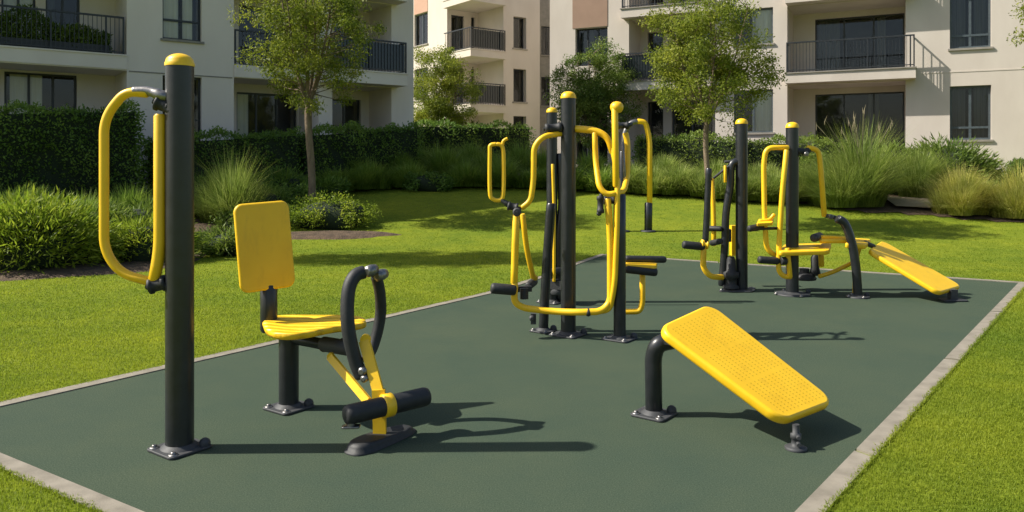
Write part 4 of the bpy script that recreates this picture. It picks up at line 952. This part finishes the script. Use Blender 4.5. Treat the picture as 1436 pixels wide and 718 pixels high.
tubep(T, 'lower_arm', fillet([V(987, 336, yk), V(986, 376, yk), V(996, 388, yk), V(1014, 389, y7-.05)], .16, 8), .036)
roller(T, V(957, 343, yk-.05), V(988, 346, yk), .050); roller(T, V(993, 320, yk+.2), V(1013, 321, yk+.1), .034); roller(T, V(997, 341, yk+.2), V(1012, 338, yk), .038)
clamp(T, V(988, 343, yk), (1, 0, 0), .058, .09, 'roller_clamp', YL)
m = MB(); m.beam(V(1030, 316, y7+.3), V(1030, 358, y7+.3), .10, .11, (0, 1, 0)); build(m, 'yellow_box', YL, T)
m = MB(); m.lathe(V(1025, 404, y7-.05), [(.10, 0), (.10, .03), (.07, .05), (.075, .12), (.10, .14), (.10, .2), (.06, .22), (.055, .36), (.04, .40)], 20); build(m, 'damper', RB, T)
build(MB().box(V(1021, 330, y7+.1), (.06, .1, .16)), 'hinge_block', 'plate', T)

# 8. right station with seat
p = G(1111, 413); y8 = p.y; T = thing('chest_press_station', p, 'station with yellow seat and yellow arms on both sides of its charcoal post', 'outdoor gym station')
post(T, p.x, y8, .076, V(1111, 171, y8).z, plate=.42, round_=True)
q = G(1203, 417); y9 = q.y
tubep(T, 'arm_tube', fillet([V(1106, 207, y8-.08), V(1074, 207, y8-.08), V(1071, 230, y8-.08), V(1072, 300, y8-.08), V(1075, 350, y8-.08), V(1090, 360, y8-.08)], .16, 8), .031)
tubep(T, 'arm_tube', fillet([V(1103, 210, y8-.16), V(1097, 270, y8-.16), V(1092, 350, y8-.16), V(1092, 380, y8-.16), V(1099, 388, y8-.16), V(1110, 388, y8-.16)], .13, 8), .031)
tubep(T, 'front_leg', [V(1104, 348, y8-.2), V(1108, 389, y8-.18)], .030); tubep(T, 'rear_leg', [V(1151, 350, y8+.12), V(1152, 374, y8+.12)], .033)
build(MB().panel([V(1091, 353, y8-.28), V(1163, 351, y8-.28), V(1166, 343, y8+.18), V(1100, 342, y8+.18)], .055, .06, .012), 'seat', YL, T)
build(MB().beam(V(1096, 355, y8-.2), V(1156, 355, y8-.1), .05, .03), 'seat_rail', YL, T)
roller(T, V(1063, 364, y8-.2), V(1093, 366, y8-.16), .045); build(MB().lathe(V(1095, 366, y8-.2), [(.04, 0), (.05, .01), (.05, .06), (.04, .07)], 18, (1, .2, 0)), 'roller_clamp', RB, T)
build(MB().panel([V(1061, 313, y8-.2), V(1083, 312, y8-.2), V(1085, 303, y8), V(1064, 307, y8)], .04, .02, .006).tube(smooth([V(1064, 310, y8-.1), V(1078, 308, y8-.1), V(1086, 300, y8-.1)], 4), .024), 'knee_rest', YL, T)
roller(T, V(1049, 321, y8-.15), V(1072, 317, y8-.05), .04, 'knee_pad'); tubep(T, 'pad_rod', [V(1060, 321, y8-.1), V(1090, 320, y8-.1)], .018, DK)
clamp(T, V(1126, 212, y8-.02), (1, 0, 0), .042, .15, 'bracket', arms=[V(1116, 212, y8), V(1138, 209, y8)]); clamp(T, V(1129, 216, y8-.02), (0, 1, 0), .03, .12, 'pivot', ST)
tubep(T, 'drop_arm', fillet([V(1131, 207, y8), V(1148, 210, y8), V(1151, 235, y8), V(1156, 304, y8)], .16, 8), .032)
tubep(T, 'elbow_joint', [V(1156, 302, y8), V(1176, 306, y8-.05)], .026, 'plate'); build(MB().lathe(V(1166, 304, y8-.09), [(.024, 0), (.03, .006), (.03, .06)], 14, (0, 1, 0)), 'joint_bolt', ST, T)
tubep(T, 'bowed_leg', smooth([V(1173, 306, y9), V(1184, 313, y9), V(1193, 335, y9), V(1199, 365, y9), V(1202, 395, y9), (q.x, y9, .018)], 6), .052, DK, 20); base_plate(T, q.x, y9, .27, r=.052, round_=True)
m = MB(); m.lathe(V(1128, 392, y8+.35), [(.14, 0), (.15, .02), (.12, .07), (.06, .09), (.06, .14)], 22); build(m, 'pedal_base', RB, T)
build(MB().lathe(V(1143, 386, y8+.3), [(.06, 0), (.07, .02), (.05, .1), (.055, .22), (.03, .26)], 18), 'damper', RB, T)
tubep(T, 'low_brace', fillet([V(1148, 388, y8+.1), V(1170, 381, y8+.1), V(1200, 366, y8+.1)], .1), .026)

# 9. far bench
p = G(1336, 422); T = thing('incline_bench', p, 'far smooth yellow sit-up board at the right end of the pad', 'sit-up bench')
cb = [V(1218, 350, 9.45), V(1238, 336, 9.95), V(1350, 401, 9.4), V(1318, 410, 8.95)]
bench(T, [cb[3], cb[2], cb[1], cb[0]], .06, holes=False, rad=.09)
build(MB().box((p.x, p.y, .07), (.08, .08, .13)).panel([(p.x-.14, p.y-.09, .02), (p.x+.14, p.y-.09, .02), (p.x+.14, p.y+.09, .02), (p.x-.14, p.y+.09, .02)], .018, .03, .004), 'front_foot', 'plate', T)
build(MB().panel([V(1185, 341, 9.4), V(1214, 343, 9.4), V(1222, 335, 9.8), V(1192, 333, 9.8)], .06, .05, .012), 'head_plate', YL, T)
tubep(T, 'ankle_bar', [V(1146, 332, 9.6), V(1190, 334, 9.6)], .022); tubep(T, 'ankle_bar', [V(1150, 338, 9.5), V(1192, 338, 9.5)], .028)
roller(T, V(1141, 334, 9.45), V(1150, 331, 9.75), .05, 'ankle_roller')
tubep(T, 'support_brace', fillet([V(1208, 341, 9.6), V(1203, 352, 9.6), V(1200, 368, 9.6), V(1199, 396, 9.6), (V(1199, 396, 9.6).x, 9.6, .0)], .1), .03)
tubep(T, 'head_link', [V(1212, 340, 9.6), V(1226, 346, 9.65)], .03, 'plate')

# ------------------------------------------------------------------ camera, light, world
cam = bpy.data.cameras.new('camera'); co = bpy.data.objects.new('camera', cam); COL.objects.link(co)
co.location = (0, 0, EYE); co.rotation_euler = (R(90), 0, 0); cam.sensor_width = 36; cam.lens = FPX/1436*36; cam.shift_y = -(359-HY)/1436; cam.clip_end = 1500; cam.clip_start = .05
S.camera = co
EL = R(44); az = Vector((-1, -.02, 0)).normalized()                    # direction towards the sun on the ground plan
sund = Vector((az.x*math.cos(EL), az.y*math.cos(EL), math.sin(EL)))
sl_ = bpy.data.lights.new('sun', 'SUN'); sl_.energy = 5.0; sl_.angle = R(.55); sl_.color = (1, .945, .84)
so = bpy.data.objects.new('sun', sl_); COL.objects.link(so); so.rotation_euler = (-sund).to_track_quat('-Z', 'Y').to_euler(); so.location = (-20, 0, 20)
w = bpy.data.worlds.new('World'); S.world = w; w.use_nodes = True; nt = w.node_tree
sky = nt.nodes.new('ShaderNodeTexSky'); sky.sky_type = 'NISHITA'; sky.sun_disc = False; sky.sun_elevation = EL
sky.sun_rotation = math.atan2(sund.x, sund.y); sky.air_density = 1.0; sky.dust_density = 2.0; sky.ozone_density = .8
nt.links.new(sky.outputs[0], nt.nodes['Background'].inputs[0]); nt.nodes['Background'].inputs[1].default_value = .095
S.view_settings.view_transform = 'Standard'; S.view_settings.look = 'None'; S.view_settings.gamma = 1; S.view_settings.exposure = .6
S.render.engine = 'CYCLES'; S.cycles.max_bounces = 8; S.cycles.transparent_max_bounces = 12
